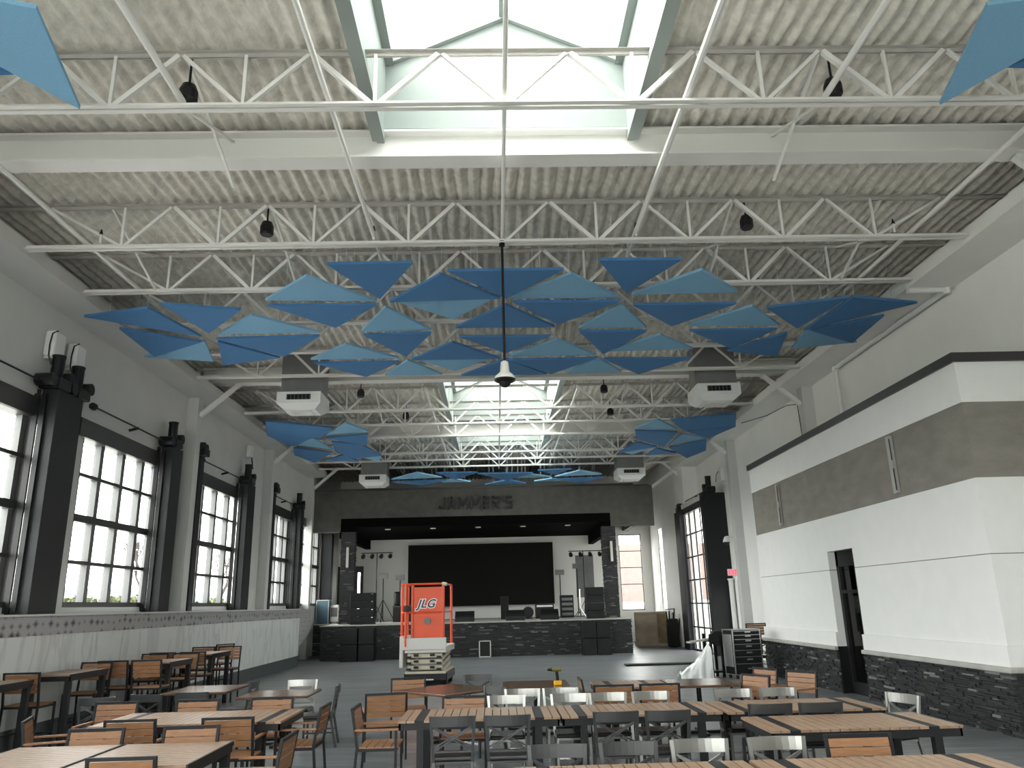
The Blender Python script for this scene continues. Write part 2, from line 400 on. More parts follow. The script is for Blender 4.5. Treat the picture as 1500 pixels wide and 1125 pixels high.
# rear wall (behind the camera) and back wall of the stage with door and window openings
m = MB().box(XL - .3, XR + .3, YR - .3, YR, 0, .3).box(XL - .3, XR + .3, YR - .3, YR, 5.9, 8.7); x = XL - .3
for a, b in ADDED_RW: m.box(x, a, YR - .3, YR, .3, 5.9); x = b
m.box(x, XR + .3, YR - .3, YR, .3, 5.9)
struct('wall_rear', m, WHITE)
for i, (a, b) in enumerate(ADDED_RW):  # out-of-view glazing added as extra daylight for the near end
    e = empty('window_%d' % (20 + i), ((a + b) / 2, YR - .15, 0), kind='structure'); L = (b - a) / 2
    for k in range(5): MB().box(-L + 2 * L * k / 4 - .04, -L + 2 * L * k / 4 + .04, -.06, .06, .3, 5.9).build('mullion', SILL, e)
    g = MB(); g.v = [(-L, 0, .3), (L, 0, .3), (L, 0, 5.9), (-L, 0, 5.9)]; g.f = [(0, 1, 2, 3)]; g.build('glass', GLASS, e)
m = MB()
m.box(XL, -8.27, YB, YB + .3, 0, 8.7); m.box(-8.27, -6.93, YB, YB + .3, 0, 1.34); m.box(-8.27, -6.93, YB, YB + .3, 4.1, 8.7)
m.box(-6.93, 6.5, YB, YB + .3, 0, 8.7); m.box(6.5, 7.7, YB, YB + .3, 0, 1.55); m.box(6.5, 7.7, YB, YB + .3, 5.42, 8.7); m.box(7.7, XR, YB, YB + .3, 0, 8.7)
struct('wall_back', m, PLAINWALL)

# ceiling: corrugated foam-sprayed deck, real relief, with the skylight openings left out
def deck(name, x0, x1, y0, y1):
    px_, py_ = .2 / 7, .16
    nx, ny = int((x1 - x0) / px_) + 1, max(2, int((y1 - y0) / py_) + 1)
    v = []; f = []
    for j in range(ny + 1):
        yy = y0 + (y1 - y0) * j / ny
        for i in range(nx + 1):
            xx = x0 + (x1 - x0) * i / nx
            wob = noise.noise(Vector((xx * 1.3, yy * .9, 3))) * .25
            z = ZD + .04 * math.sin(2 * math.pi * (xx / .2 + wob)) + .028 * noise.noise(Vector((xx * 5, yy * 3.4, 0))) + .02 * noise.noise(Vector((xx * 13, yy * 8, 5)))
            v.append((xx, yy, z))
    W_ = nx + 1
    for j in range(ny):
        for i in range(nx):
            a = j * W_ + i; f.append((a, a + W_, a + W_ + 1, a + 1))
    n = len(v)
    v += [(x0, y0, ZD + .2), (x1, y0, ZD + .2), (x1, y1, ZD + .2), (x0, y1, ZD + .2)]; f.append((n, n + 1, n + 2, n + 3))
    return v, f


mb = MB()
segs = [(XL - .3, SX0, YR, YB + .3), (SX1, XR + .3, YR, YB + .3)]
yy = YR
for a, b in SKY + [(YB + .3, None)]:
    segs.append((SX0, SX1, yy, a)); yy = b
for sg in segs:
    v, f = deck('x', *sg); n = len(mb.v); mb.v += v; mb.f += [tuple(n + i for i in q) for q in f]
struct('ceiling', mb, FOAM, smooth=True)

# soffit shelves along both long walls that carry the joist ends
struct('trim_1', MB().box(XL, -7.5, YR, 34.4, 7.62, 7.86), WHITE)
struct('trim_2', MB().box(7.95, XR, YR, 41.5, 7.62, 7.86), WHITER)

# columns against the long walls with knee braces to the girders
GIRD = [9.6, 20.6, 27.85, 34.3]
for i, gy in enumerate(GIRD):
    for s in (-1, 1):
        x0, x1 = (XL, XL + .3) if s < 0 else (XR - .3, XR)
        e = empty('column', ((x0 + x1) / 2, gy, 0), label='white square wall column with a knee brace, %s from the front on the %s side' % (ORD[i], 'window' if s < 0 else 'stone-box'), cat='column', group='white columns along the long walls')
        MB().box(-.15, .15, -.17, .17, 0, 8.4).build('shaft', WHITE, e)
        bx = (.15 if s < 0 else -.15)
        MB().bar((bx, 0, 7.15), (bx + (1.0 if s < 0 else -1.0), 0, 8.02), .11).build('knee_brace', STEEL, e)

# girders: deep white beams
for i, gy in enumerate(GIRD[:3]):
    m = MB().box(-7.99, 8.54, gy - .02, gy + .02, 8.05, 8.45).box(-7.99, 8.54, gy - .16, gy + .16, 8.02, 8.05).box(-7.99, 8.54, gy - .16, gy + .16, 8.42, 8.45)
    o = m.build('girder', STEEL)
    tag(o, ['deep white steel girder at the end of the first skylight', 'deep white girder above the big blue panel cloud just before the second skylight', 'deep white girder between the second and third skylights'][i], 'girder', 'white steel girders')

# open-web joists every 1.83 m
JY = [7.89, 11.52, 13.34, 15.13, 17.0, 18.9, 22.7, 24.6, 26.5, 29.6, 31.1, 32.7]
NX = [.21 + 1.55 * k for k in range(-4, 5)]
proto_j = empty('roof_joist', (0, 0, 0), cat='roof joist', group='white open-web roof joists')
MB().box(-7.55, 8.0, -.08, -.014, 7.695, 7.703).box(-7.55, 8.0, -.022, -.014, 7.695, 7.765).box(-7.55, 8.0, .014, .08, 7.695, 7.703).box(-7.55, 8.0, .014, .022, 7.695, 7.765).build('bottom_chord', STEEL, proto_j)
MB().box(-8.2, 8.75, -.065, -.012, 8.455, 8.46).box(-8.2, 8.75, -.017, -.012, 8.40, 8.46).box(-8.2, 8.75, .012, .065, 8.455, 8.46).box(-8.2, 8.75, .012, .017, 8.40, 8.46).build('top_chord', CHORD, proto_j)
for k, x in enumerate(NX):
    for sx in (-1, 1):
        if (x < -5 and sx < 0) or (x > 5.5 and sx > 0):
            MB().bar((x, 0, 7.73), (x + sx * 1.2, 0, 8.43), .045).build('web_bar', STEEL, proto_j)
        else:
            MB().bar((x + sx * .04, 0, 7.73), (x + sx * .75, 0, 8.43), .045 if (k + sx) % 2 else .06).build('web_bar', STEEL, proto_j)
    MB().bar((x, 0, 7.73), (x, 0, 8.43), .038).build('web_post', STEEL, proto_j)
jl = ['under the first skylight, nearest to the camera', 'first beyond the near girder', 'just above the tips of the big blue panel cloud', 'over the front row of the big blue cloud', 'over the middle of the big blue cloud', 'over the far row of the big blue cloud',
      'first beyond the white air units', 'under the middle of the second skylight', 'under the far end of the second skylight', 'first under the third skylight', 'second under the third skylight', 'last before the stage header']
for y, l in zip(JY, jl): place(proto_j, 0, y, 0, 0, 'white open-web steel roof joist %s' % l)

# lengthwise bridging rods and pipes
def rod(x, y0, y1, z, r, label, name='bridging_rod', cat='rod'):
    tag(MB().cyl((x, y0, z), (x, y1, z), r, n=8).build(name, STEEL), label, cat, 'lengthwise rods and pipes under the roof')
rod(.2, 3.0, 33.8, 7.80, .028, 'white bridging rod running down the middle of the hall')
rod(-1.9, 2.5, 19.0, 7.84, .035, 'white pipe running lengthwise just left of the first skylight', 'sprinkler_pipe', 'pipe')
rod(2.4, 2.5, 19.0, 7.84, .045, 'white pipe running lengthwise just right of the first skylight', 'sprinkler_pipe', 'pipe')
rod(-1.9, 20.9, 33.8, 7.84, .03, 'white pipe running lengthwise left of the second skylight', 'sprinkler_pipe', 'pipe')
rod(2.4, 20.9, 33.8, 7.84, .03, 'white pipe running lengthwise right of the second skylight', 'sprinkler_pipe', 'pipe')
rod(-3.6, 3.0, 7.9, 7.80, .04, 'white brace tube running up to the near joist left of the skylight')
rod(4.07, 3.0, 7.9, 7.80, .04, 'white brace tube running up to the near joist right of the skylight')
rod(7.0, 5.0, 14.0, 7.80, .035, 'white rod running lengthwise beside the right wall')
rod(-6.55, 5.0, 14.0, 7.80, .035, 'white rod running lengthwise beside the left wall')
# crossed bridging between the chords, one object per pair
bx_ = empty('cross_bridging', (0, 0, 0), cat='bridging', group='diagonal bridging between the joists')
MB().bar((0, 0, 7.74), (0, 1.82, 8.42), .035).build('brace_bar', STEEL, bx_); MB().bar((0, 1.82, 7.74), (0, 0, 8.42), .035).build('brace_bar', STEEL, bx_)
for x, y, l in ((-3.6, 7.9, 'left of the first skylight by the near joist'), (4.07, 7.9, 'right of the first skylight by the near joist'), (-3.6, 11.52, 'left of centre above the big blue cloud'), (4.07, 11.52, 'right of centre above the big blue cloud'),
             (-6.2, 11.52, 'beside the left wall above the big blue cloud'), (6.6, 11.52, 'beside the right wall above the big blue cloud'), (-3.6, 22.7, 'left of the second skylight'), (4.07, 22.7, 'right of the second skylight'),
             (-1.9, 31.1, 'left of the third skylight'), (2.4, 31.1, 'right of the third skylight')):
    place(bx_, x, y, 0, 0, 'white crossed bridging bars %s' % l)

# skylights
def skylight(n, y0, y1):
    x0, x1 = SX0, SX1; xc = (x0 + x1) / 2; ze, za = 9.60, 10.42
    e = empty('window_%d' % n, (xc, (y0 + y1) / 2, 0), kind='structure'); ox, oy = -xc, -(y0 + y1) / 2
    def T(mb):
        mb.v = [(a + ox, b + oy, c) for a, b, c in mb.v]; return mb
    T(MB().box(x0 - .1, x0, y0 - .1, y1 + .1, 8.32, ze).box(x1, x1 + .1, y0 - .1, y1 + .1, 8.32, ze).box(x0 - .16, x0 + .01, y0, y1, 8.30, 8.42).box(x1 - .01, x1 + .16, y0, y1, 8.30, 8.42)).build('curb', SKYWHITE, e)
    for yy in (y0 - .1, y1):
        g = MB(); P = [(x0, yy, 8.5), (x1, yy, 8.5), (x1, yy, ze), (xc, yy, za), (x0, yy, ze)]
        g.v = P + [(a, b + .1, c) for a, b, c in P]
        g.f = [(0, 1, 2, 3, 4), (9, 8, 7, 6, 5)] + [(i, (i + 5), (i + 1) % 5 + 5, (i + 1) % 5) for i in range(5)]
        T(g).build('gable', SKYWHITE, e)
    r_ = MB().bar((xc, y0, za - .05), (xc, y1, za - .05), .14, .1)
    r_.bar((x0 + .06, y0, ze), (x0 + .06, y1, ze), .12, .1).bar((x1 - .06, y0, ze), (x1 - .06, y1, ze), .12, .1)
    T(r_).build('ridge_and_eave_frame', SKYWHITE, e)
    nb = max(2, round((y1 - y0) / 1.2))
    for i in range(nb + 1):
        yy = y0 + .05 + (y1 - y0 - .1) * i / nb
        for s in (-1, 1):
            T(MB().bar((xc, yy, za - .06), (x0 + .05 if s < 0 else x1 - .05, yy, ze - .02), .07, .09)).build('rafter', SKYWHITE, e)
    for s in (-1, 1):
        xe = x0 if s < 0 else x1
        g = MB(); g.v = [(xc, y0, za), (xc, y1, za), (xe, y1, ze + .03), (xe, y0, ze + .03)]; g.f = [(0, 1, 2, 3)]
        T(g).build('glass', GLASSG, e)
for i, (a, b) in enumerate(SKY): skylight(10 + i, a, b)  # the first is the added skylight behind the camera

# left windows: grey mullions, dark rails, 4 x 4 panes
def window_left(n, y0, y1, cols=4):
    e = empty('window_%d' % n, (XL - .15, (y0 + y1) / 2, 0), kind='structure'); L = (y1 - y0) / 2; z0, z1 = WZ
    fr = MB().box(-.12, .16, -L, L, z0, z0 + .1).box(-.12, .18, -L, L, z1 - .14, z1)
    fr.box(.15, .2, -L - .25, L + .2, z1 - .14, z1 + .22).box(-.12, .12, -L, -L + .09, z0, z1).box(-.12, .12, L - .09, L, z0, z1); fr.build('frame', SILL, e)
    for k in range(1, cols):
        yy = -L + 2 * L * k / cols
        MB().box(-.07, .07, yy - .075, yy + .075, z0 + .1, z1 - .14).build('mullion', MULL, e)
    MB().box(-.07, .05, L - .22, L - .09, z0 + .1, z1 - .14).build('mullion', MULL, e)
    for k, t in ((1, .035), (2, .075), (3, .035)):
        zz = z0 + (z1 - z0) * k / 4
        MB().box(-.05, .10, -L + .05, L - .05, zz - t, zz + t).build('rail', SILL, e)
    g = MB(); g.v = [(-.02, -L, z0), (-.02, L, z0), (-.02, L, z1), (-.02, -L, z1)]; g.f = [(0, 1, 2, 3)]; g.build('glass', GLASS, e)
for i, (a, b) in enumerate(WL): window_left(i + 1, a, b)

# tall bifold window on the right, from the floor up
e = empty('window_7', (8.15, 31.65, 0), kind='structure')
MB().box(-.06, .06, -1.75, 1.75, 0, .07).box(-.08, .08, -1.75, 1.75, 5.5, 5.75).box(-.03, .03, -1.75, -1.68, 0, 5.6).box(-.03, .03, 1.68, 1.75, 0, 5.6).build('frame', SILL, e)
for k in (1, 2, 3): MB().box(-.018, .018, -1.75 + 3.5 * k / 4 - .04, -1.75 + 3.5 * k / 4 + .04, .07, 5.5).build('mullion', DARKSTEEL, e)
for k in range(1, 6): MB().box(-.03, .03, -1.7, 1.7, 5.55 * k / 6 - .03, 5.55 * k / 6 + .03).build('rail', SILL, e)
g = MB(); g.v = [(.02, -1.75, 0), (.02, 1.75, 0), (.02, 1.75, 5.6), (.02, -1.75, 5.6)]; g.f = [(0, 1, 2, 3)]; g.build('glass', GLASS, e)
# its boxed head between the posts
struct('trim_3', MB().box(8.05, XR, 29.9, 33.4, 5.76, 5.95), WHITE)
# stage side window (back wall, right)
e = empty('window_8', (7.1, 41.6, 0), kind='structure')
MB().box(-.6, -.56, -.04, .04, 1.55, 5.42).box(.56, .6, -.04, .04, 1.55, 5.42).box(-.6, .6, -.04, .04, 1.55, 1.6).box(-.6, .6, -.04, .04, 5.37, 5.42).build('frame', SILL, e)
for zz in (4.55, 3.7, 2.85): MB().box(-.56, .56, -.03, .03, zz - .02, zz + .02).build('rail', SILL, e)
g = MB(); g.v = [(-.6, .02, 1.55), (.6, .02, 1.55), (.6, .02, 5.42), (-.6, .02, 5.42)]; g.f = [(0, 1, 2, 3)]; g.build('glass', GLASS, e)
# slit window on the right wall beside the stage
e = empty('window_9', (XS + .05, 39.0, 0), kind='structure')
fr = MB().box(-.015, .015, -.55, -.52, 1.55, 5.45).box(-.015, .015, .52, .55, 1.55, 5.45); fr.build('frame', SILL, e)
for zz in (4.5, 3.5, 2.5): MB().box(-.015, .015, -.52, .52, zz - .02, zz + .02).build('rail', SILL, e)
g = MB(); g.v = [(.0, -.55, 1.55), (.0, .55, 1.55), (.0, .55, 5.45), (.0, -.55, 5.45)]; g.f = [(0, 1, 2, 3)]; g.build('glass', GLASS, e)
# exit door on the right wall
e = empty('door_1', (XR + .02, 28.52, 0), kind='structure')
MB().box(-.03, .03, -.475, -.36, 0, 2.65).box(-.03, .03, .38, .475, 0, 2.65).box(-.03, .03, -.475, .475, 2.4, 2.65).box(-.03, .03, -.475, .475, 0, .25).build('frame', BLACK, e)
g = MB(); g.v = [(0, -.33, .25), (0, .33, .25), (0, .33, 2.45), (0, -.33, 2.45)]; g.f = [(0, 1, 2, 3)]; g.build('glass', GLASS, e)
# dark stage door with two narrow lites
e = empty('door_2', (-7.6, 41.6, 1.34), kind='structure')
MB().box(-.67, -.56, -.08, .05, 0, 2.76).box(.56, .67, -.08, .05, 0, 2.76).box(-.56, .56, -.08, .05, 2.45, 2.76).box(-.56, .56, -.08, .05, 0, .14).build('frame', SILL, e)
for s in (-1, 1):
    MB().box(min(s * .01, s * .36), max(s * .01, s * .36), -.06, .04, .14, 2.45).box(min(s * .5, s * .56), max(s * .5, s * .56), -.06, .04, .14, 2.45).box(min(s * .36, s * .5), max(s * .36, s * .5), -.06, .04, 1.0, 1.14).build('door_leaf', SILL, e)
    g = MB(); g.v = [(s * .36, 0, .14), (s * .5, 0, .14), (s * .5, 0, 2.45), (s * .36, 0, 2.45)]; g.f = [(0, 1, 2, 3)]; g.build('glass', GLASS, e)

# half wall along the left windows
struct('wall_half', MB().box(-8.3, -7.42, YR, 30.3, 0, 2.0), WHITE)
struct('trim_4', MB().box(-7.42, -7.4, YR, 30.3, .36, 1.70), MARBLE)
struct('trim_5', MB().box(-7.42, -7.39, YR, 30.3, 1.70, 1.995), TILE)
struct('baseboard_left', MB().box(-7.42, -7.395, YR, 30.3, 0, .36), PLINTH)
struct('trim_6', MB().box(-8.3, -7.36, YR, 30.32, 2.0, 2.03), PLASTIC)
g = MB(); g.v = [(-7.42, 30.3, .6), (-7.42, 32.2, 1.15), (-7.42, 32.2, 2.0), (-7.42, 30.3, 2.0)]; g.v += [(-8.29, b, c) for a, b, c in g.v]
g.f = [(0, 1, 2, 3), (7, 6, 5, 4), (0, 4, 5, 1), (1, 5, 6, 2), (2, 6, 7, 3), (3, 7, 4, 0)]
struct('trim_7', g, TILE)

# ---- stone courses: every stone its own little block, one mesh per surface
def stones(u0, u1, z0, z1, put, hrow=(.025, .05), lrow=(.1, .36), skip=None):
    m = MB(); z = z0
    while z < z1 - .01:
        h = min(random.uniform(*hrow), z1 - z); u = u0 - random.uniform(0, .3)
        while u < u1:
            l = random.uniform(*lrow); a, b = max(u, u0), min(u + l, u1)
            if b - a > .02 and not (skip and skip[0] < (a + b) / 2 < skip[1]):
                put(m, a, b - .004, z, z + h - .004, random.uniform(.012, .055))
            u += l
        z += h
    return m

# ---- white box room on the right with a stone base
BX, BY0, BY1, BT = 7.4, 11.65, 22.1, 5.71
DY0, DY1, DZ = 16.2, 17.45, 2.95
def ring(z0, z1, out=0., door=True):
    m = MB(); x0 = BX - out
    if door and z0 < DZ:
        m.box(x0, BX + .3, BY0 - out, DY0, z0, z1).box(x0, BX + .3, DY1, BY1 + out, z0, z1)
    else: m.box(x0, BX + .3, BY0 - out, BY1 + out, z0, z1)
    m.box(BX + .3, XR, BY0 - out, BY0 + .3, z0, z1); m.box(BX + .3, XR, BY1 - .3, BY1 + out, z0, z1)
    return m
struct('wall_box', ring(.0, 2.545), BRIGHT)
m = ring(2.56, 2.95)
for q in (m,): q.box(BX, BX + .3, BY0, BY1, 2.95, 3.7).box(BX + .3, XR, BY0, BY0 + .3, 2.95, 3.7).box(BX + .3, XR, BY1 - .3, BY1, 2.95, 3.7)
struct('wall_box_upper', m, BRIGHT)
struct('trim_8', ring(2.543, 2.562, -.006), STUCCO)
struct('trim_9', ring(3.7, 4.9, -.012), STUCCO)
struct('wall_box_top', ring(4.9, 5.56), BRIGHT)
struct('trim_10', ring(5.56, 5.71, .05), SILL)
struct('trim_11', MB().box(BX - .05, BX - .002, BY0 - .05, DY0 - .004, .95, 1.24).box(BX - .05, BX - .002, DY1 + .004, BY1 + .05, .95, 1.24).box(BX - .002, XR, BY0 - .05, BY0 - .002, .95, 1.24), BRIGHT)
m = MB()
for a, b in ((BY0 - .12, DY0), (DY1, BY1 + .1)): m.box(BX - .12, BX + .02, a, b, .87, .95)
m.box(BX, XR, BY0 - .12, BY0 + .02, .87, .95)
struct('trim_12', m, CAPSTONE, bevel=.02)
sx = lambda m, a, b, z0, z1, t: m.box(BX - .03 - t, BX + .01, a, b, z0, z1)
m = stones(BY0 - .06, DY0, 0, .87, sx)
m2 = stones(DY1, BY1 + .05, 0, .87, sx); n = len(m.v); m.v += m2.v; m.f += [tuple(n + i for i in q) for q in m2.f]
m2 = stones(BX, XR, 0, .87, lambda m, a, b, z0, z1, t: m.box(a, b, BY0 - .03 - t, BY0 + .01, z0, z1))
n = len(m.v); m.v += m2.v; m.f += [tuple(n + i for i in q) for q in m2.f]
struct('trim_13', m, SLATE)
struct('wall_box_roof', MB().box(BX + .3, XR, BY0 + .3, BY1 - .3, 5.2, 5.3), WHITE)
# seam lines in the taupe band
for k, (y, l) in enumerate(((13.98, 'nearer to the corner'), (19.95, 'at the far end'))):
    e = empty('light_bracket', (BX - .012, y, 3.78), label='grey vertical bracket strip on the taupe band of the box, %s' % l, cat='bracket', group='bracket strips on the taupe band')
    MB().box(-.05, .012, -.07, .07, 0, 1.06).build('backplate', CAPSTONE, e)
    MB().box(-.06, -.05, -.085, -.06, .05, .45).box(-.06, -.05, -.085, -.06, .6, 1.0).build('clip', BLACK, e)
# its dark doorway
e = empty('door_3', (BX + .22, (DY0 + DY1) / 2, 0), kind='structure'); L = (DY1 - DY0) / 2
MB().box(-.06, .06, -L, -L + .1, 0, DZ).box(-.06, .06, L - .12, L, 0, DZ).box(-.06, .06, -L, L, 2.62, DZ).box(-.06, .06, -L + .1, L - .12, 2.05, 2.12).box(-.06, .06, -L + .1, L - .12, 0, .25).build('frame', BLACK, e)
g = MB(); g.v = [(0, -L, .2), (0, L, .2), (0, L, 2.7), (0, -L, 2.7)]; g.f = [(0, 1, 2, 3)]; g.build('glass', DOORGL, e)
struct('trim_20', MB().box(BX - .04, BX + .31, DY0 - .0, DY0 + .015, 0, .95).box(BX - .04, BX + .31, DY1 - .015, DY1, 0, .95).box(BX - .01, BX + .31, DY0, DY0 + .012, .95, DZ), BLACK)
struct('wall_added_shade_panels', MB().box(8.78, 8.83, BY0 + .31, BY1 - .31, 0, 5.1).box(BX + .31, 8.78, DY1 + 1.2, DY1 + 1.25, 0, 5.1).box(BX + .31, 8.78, DY0 - 1.2, DY0 - 1.15, 0, 5.1), INNER)  # panels added to keep the view through the door dark
e = empty('kitchen_shelf', (8.35, 17.2, 0), label='dark metal shelf rack seen through the glass of the box doorway', cat='shelf')
for z in (.3, .9, 1.5): MB().box(-.2, .2, -.8, .8, z, z + .04).build('shelf_board', MULL, e)
for a in (-.78, .78):
    for b in (-.18, .18): MB().box(b - .02, b + .02, a - .02, a + .02, 0, 1.9).build('post', BLACK, e)
tag(MB().lathe([(0, 0), (.13, 0), (.14, .25), (.12, .27), (0, .27)], (8.35, 17.35, 1.54)).build('stock_pot', CHROME, smooth=False), 'dark pot on the top board of the shelf in the doorway', 'pot')
tag(MB().box(8.2, 8.5, 16.7, 17.0, 1.54, 1.8).build('storage_bin', MULL), 'grey bin on the top board of the shelf in the doorway', 'bin')

# ---- the stage
SZ = 1.30
struct('floor_stage', MB().box(-7.06, 5.40, 32.70, YB, 0, SZ).box(-8.3, -7.06, 36.6, YB, 0, SZ), BLACK)
struct('trim_14', MB().box(-7.14, 5.48, 32.58, YB, SZ, SZ + .045).box(-8.3, -7.14, 36.55, YB, SZ, SZ + .045), CAPSTONE)
m = stones(-7.1, 5.44, 0, SZ, lambda m, a, b, z0, z1, t: m.box(a, b, 32.66 - t, 32.71, z0, z1))
for put, u0, u1 in ((lambda m, a, b, z0, z1, t: m.box(5.39, 5.42 + t, a, b, z0, z1), 32.66, YB), (lambda m, a, b, z0, z1, t: m.box(a, b, 36.58 - t, 36.62, z0, z1), -8.3, -7.1)):
    m2 = stones(u0, u1, 0, SZ, put, lrow=(.2, .6)); n = len(m.v); m.v += m2.v; m.f += [tuple(n + i for i in q) for q in m2.f]
struct('trim_15', m, SLATE)
# header wall with the opening, dark fascia and black stage ceiling
m = MB().box(XL, 7.05, 34.4, 34.7, 5.8, 7.0).box(XL, -6.8, 34.4, 34.7, 5.22, 5.8).box(5.1, 7.05, 34.4, 34.7, 5.22, 5.8)
m.box(6.75, 7.05, 34.7, YB, 5.6, 7.0)
struct('wall_header', m, HEADER)
struct('trim_16', MB().box(XL, 6.2, 34.38, 34.72, 7.0, 7.1), SILL)
struct('ceiling_stage', MB().box(-6.8, 5.1, 34.45, YB, 5.42, 5.5).box(-6.8, 5.1, 34.42, 34.5, 5.42, 5.82).box(-6.85, -6.6, 34.42, YB, 4.95, 5.45).box(4.9, 5.15, 34.42, YB, 4.95, 5.45), SCREENB)
struct('ceiling_stage_roof', MB().box(XL, 7.0, 34.6, YB, 7.0, 7.06), SCREENB)
for i in range(5):
    x = -4.9 + 2.05 * i
    e = empty('recessed_spotlight', (x, 35.6, 5.42), label='small unlit recessed spotlight in the black stage ceiling, %s from the left' % ORD[i], cat='spotlight', group='recessed spotlights over the stage')
    MB().lathe([(.09, 0), (.13, 0), (.13, -.03), (.09, -.03), (.09, 0)]).build('trim_ring', LAMPW, e); MB().lathe([(0, -.005), (.09, -.005)]).build('lens', BLACK, e)
# lettering
LTR = mat('charcoal_letters', (.006, .007, .008), .5)
def block(ch):
    """bold block letter: strokes in a 0..1 tall cell, returns (strokes, width)"""
    D = {'J': ([(.42, 1, .42, .12), (.42, .12, .02, .12), (.08, .12, .08, .36)], .5), 'A': ([(.08, 0, .32, 1), (.56, 0, .32, 1), (.16, .3, .48, .3)], .64),
         'M': ([(.09, 0, .09, 1), (.71, 0, .71, 1), (.12, .95, .4, .35), (.68, .95, .4, .35)], .8), 'E': ([(.09, 0, .09, 1), (.0, .91, .5, .91), (.0, .5, .46, .5), (.0, .09, .5, .09)], .52),
         'R': ([(.09, 0, .09, 1), (.0, .91, .5, .91), (.0, .47, .5, .47), (.5, .95, .5, .43), (.26, .45, .53, 0)], .6), "'": ([(.08, 1, .06, .66)], .16),
         'S': ([(.02, .91, .52, .91), (.09, .93, .09, .5), (.02, .5, .52, .5), (.45, .5, .45, .07), (.0, .09, .52, .09)], .54)}
    return D[ch]
fo = empty('header_lettering', (-2.5, 34.34, 6.1), label="charcoal block letters spelling JAMMER'S on the grey stage header", cat='lettering'); hx = 0
for ch in "JAMMER'S":
    st, wd = block(ch); g = MB()
    for (a, b, c, d) in st: g.bar(((hx + a * .62), 0, b * .55), ((hx + c * .62), 0, d * .55), .085, .1, (0, 1, 0))
    g.build('letter_mark', LTR, fo); hx += wd * .62 + .065
# stone pillars with their sconces
for i, x in enumerate((-6.45, 4.98)):
    e = empty('stone_pillar', (x, 34.6, SZ + .045), label=['dark stacked-stone pillar at the left end of the stage', 'dark stacked-stone pillar at the right end of the stage'][i], cat='pillar', group='stone pillars framing the stage')
    HP = 5.22 - SZ - .045 - .0
    m = MB().box(-.27, .27, -.17, .17, 0, HP)
    m2 = stones(-.3, .3, 0, HP, lambda m, a, b, z0, z1, t: m.box(a, b, -.17 - t, -.16, z0, z1)); n = len(m.v); m.v += m2.v; m.f += [tuple(n + k for k in q) for q in m2.f]
    for sg in (-1, 1):
        m2 = stones(-.18, .18, 0, HP, lambda m, a, b, z0, z1, t, sg=sg: m.box(min(sg * .26, sg * (.27 + t)), max(sg * .26, sg * (.27 + t)), a, b, z0, z1)); n = len(m.v); m.v += m2.v; m.f += [tuple(n + k for k in q) for q in m2.f]
    m.build('stone_cladding', SLATE, e)
    s = empty('wall_sconce', (x + [.0, .08][i], 34.36, 3.7), label='thin vertical pale sconce on the %s stone pillar' % ['left', 'right'][i], cat='sconce', group='sconces on the stage pillars')
    MB().box(-.05, .05, -.07, .0, -.0, .85).build('diffuser', OFFWHITE, s); MB().box(-.06, .06, -.0, .02, -.03, .88).build('backplate', MULL, s)
# led wall
e = empty('led_screen', (-.8, 41.25, 1.97), label='huge unlit black LED video wall behind the stage', cat='screen')
MB().box(-3.78, 3.78, -.05, .12, 0, 3.12).build('screen_panel', LEDM, e); MB().box(-3.7, 3.7, .12, .24, .1, 3.0).build('mounting_frame', BLACK, e)

# ================================================================== FITTINGS ON THE WALLS
# dark steel posts that guide the bifold windows, each with its drive on top
def post(x, y, h, z0, label, side=-1, wd=.36, dp=.55, big=1, tracks=True):
    """side -1: left wall (stands out towards +x), +1: right wall"""
    e = empty('window_guide_post', (x, y, z0), label=label, cat='post', group='steel posts guiding the bifold windows')
    k = -side
    xs = sorted((0, k * dp))
    MB().box(xs[0], xs[1], -wd / 2, wd / 2, 0, h - z0).build('post_body', DARKSTEEL, e, bevel=.01)
    if tracks:
        for a, b in ((0, .10), (.13, .22)):
            MB().box(k * a if k > 0 else -b, k * b if k > 0 else -a, -wd / 2 - .06, -wd / 2, .02, h - z0 - .1).build('track', BLACK, e)
        MB().cyl((k * .115, -wd / 2 - .03, .1), (k * .115, -wd / 2 - .03, h - z0), .008, n=5).build('cable', CHROME, e)
    return e
def drive(x, y, z, label, side=-1, small=False):
    k = -side
    e = empty('window_drive_motor', (x, y, z), label=label, cat='motor', group='drive motors above the bifold windows')
    MB().box(*sorted((k * .05, k * .45)), -.2, .18, 0, .2).build('gearbox', BLACK, e, bevel=.02)
    if not small:
        MB().cyl((k * .25, -.02, .2), (k * .25, -.02, .62), .11, n=16).build('motor', BLACK, e)
        MB().cyl((k * .25, -.02, .62), (k * .25, -.02, .66), .12, n=16).build('motor_cap', RUBBER, e)
        MB().cyl((k * .1, -.33, .12), (k * .42, -.33, .12), .12, n=16).build('cable_drum', BLACK, e)
        MB().cyl((k * .1, .27, .28), (k * .40, .27, .28), .12, n=16).build('chain_wheel', RUBBER, e)
    else:
        MB().cyl((k * .12, -.1, .25), (k * .4, -.1, .25), .12, n=14).build('cable_drum', RUBBER, e)
        MB().cyl((k * .12, .1, .25), (k * .4, .1, .25), .1, n=14).build('chain_wheel', BLACK, e)
    return e
LX = -8.3
P_ = [(14.1, .85, .4, 5.98, 'between the two nearest left windows', 1), (19.15, .6, .4, 5.95, 'after the second left window in view', 1), (21.0, .3, .32, 6.1, 'before the third left window in view', 0),
      (25.2, .75, .4, 5.95, 'after the third left window in view', 1), (28.2, .26, .32, 6.1, 'before the fourth left window in view', 0), (32.0, .5, .4, 5.95, 'after the fourth left window in view', 1), (37.75, .4, .5, 5.45, 'beside the small window left of the stage', 0)]
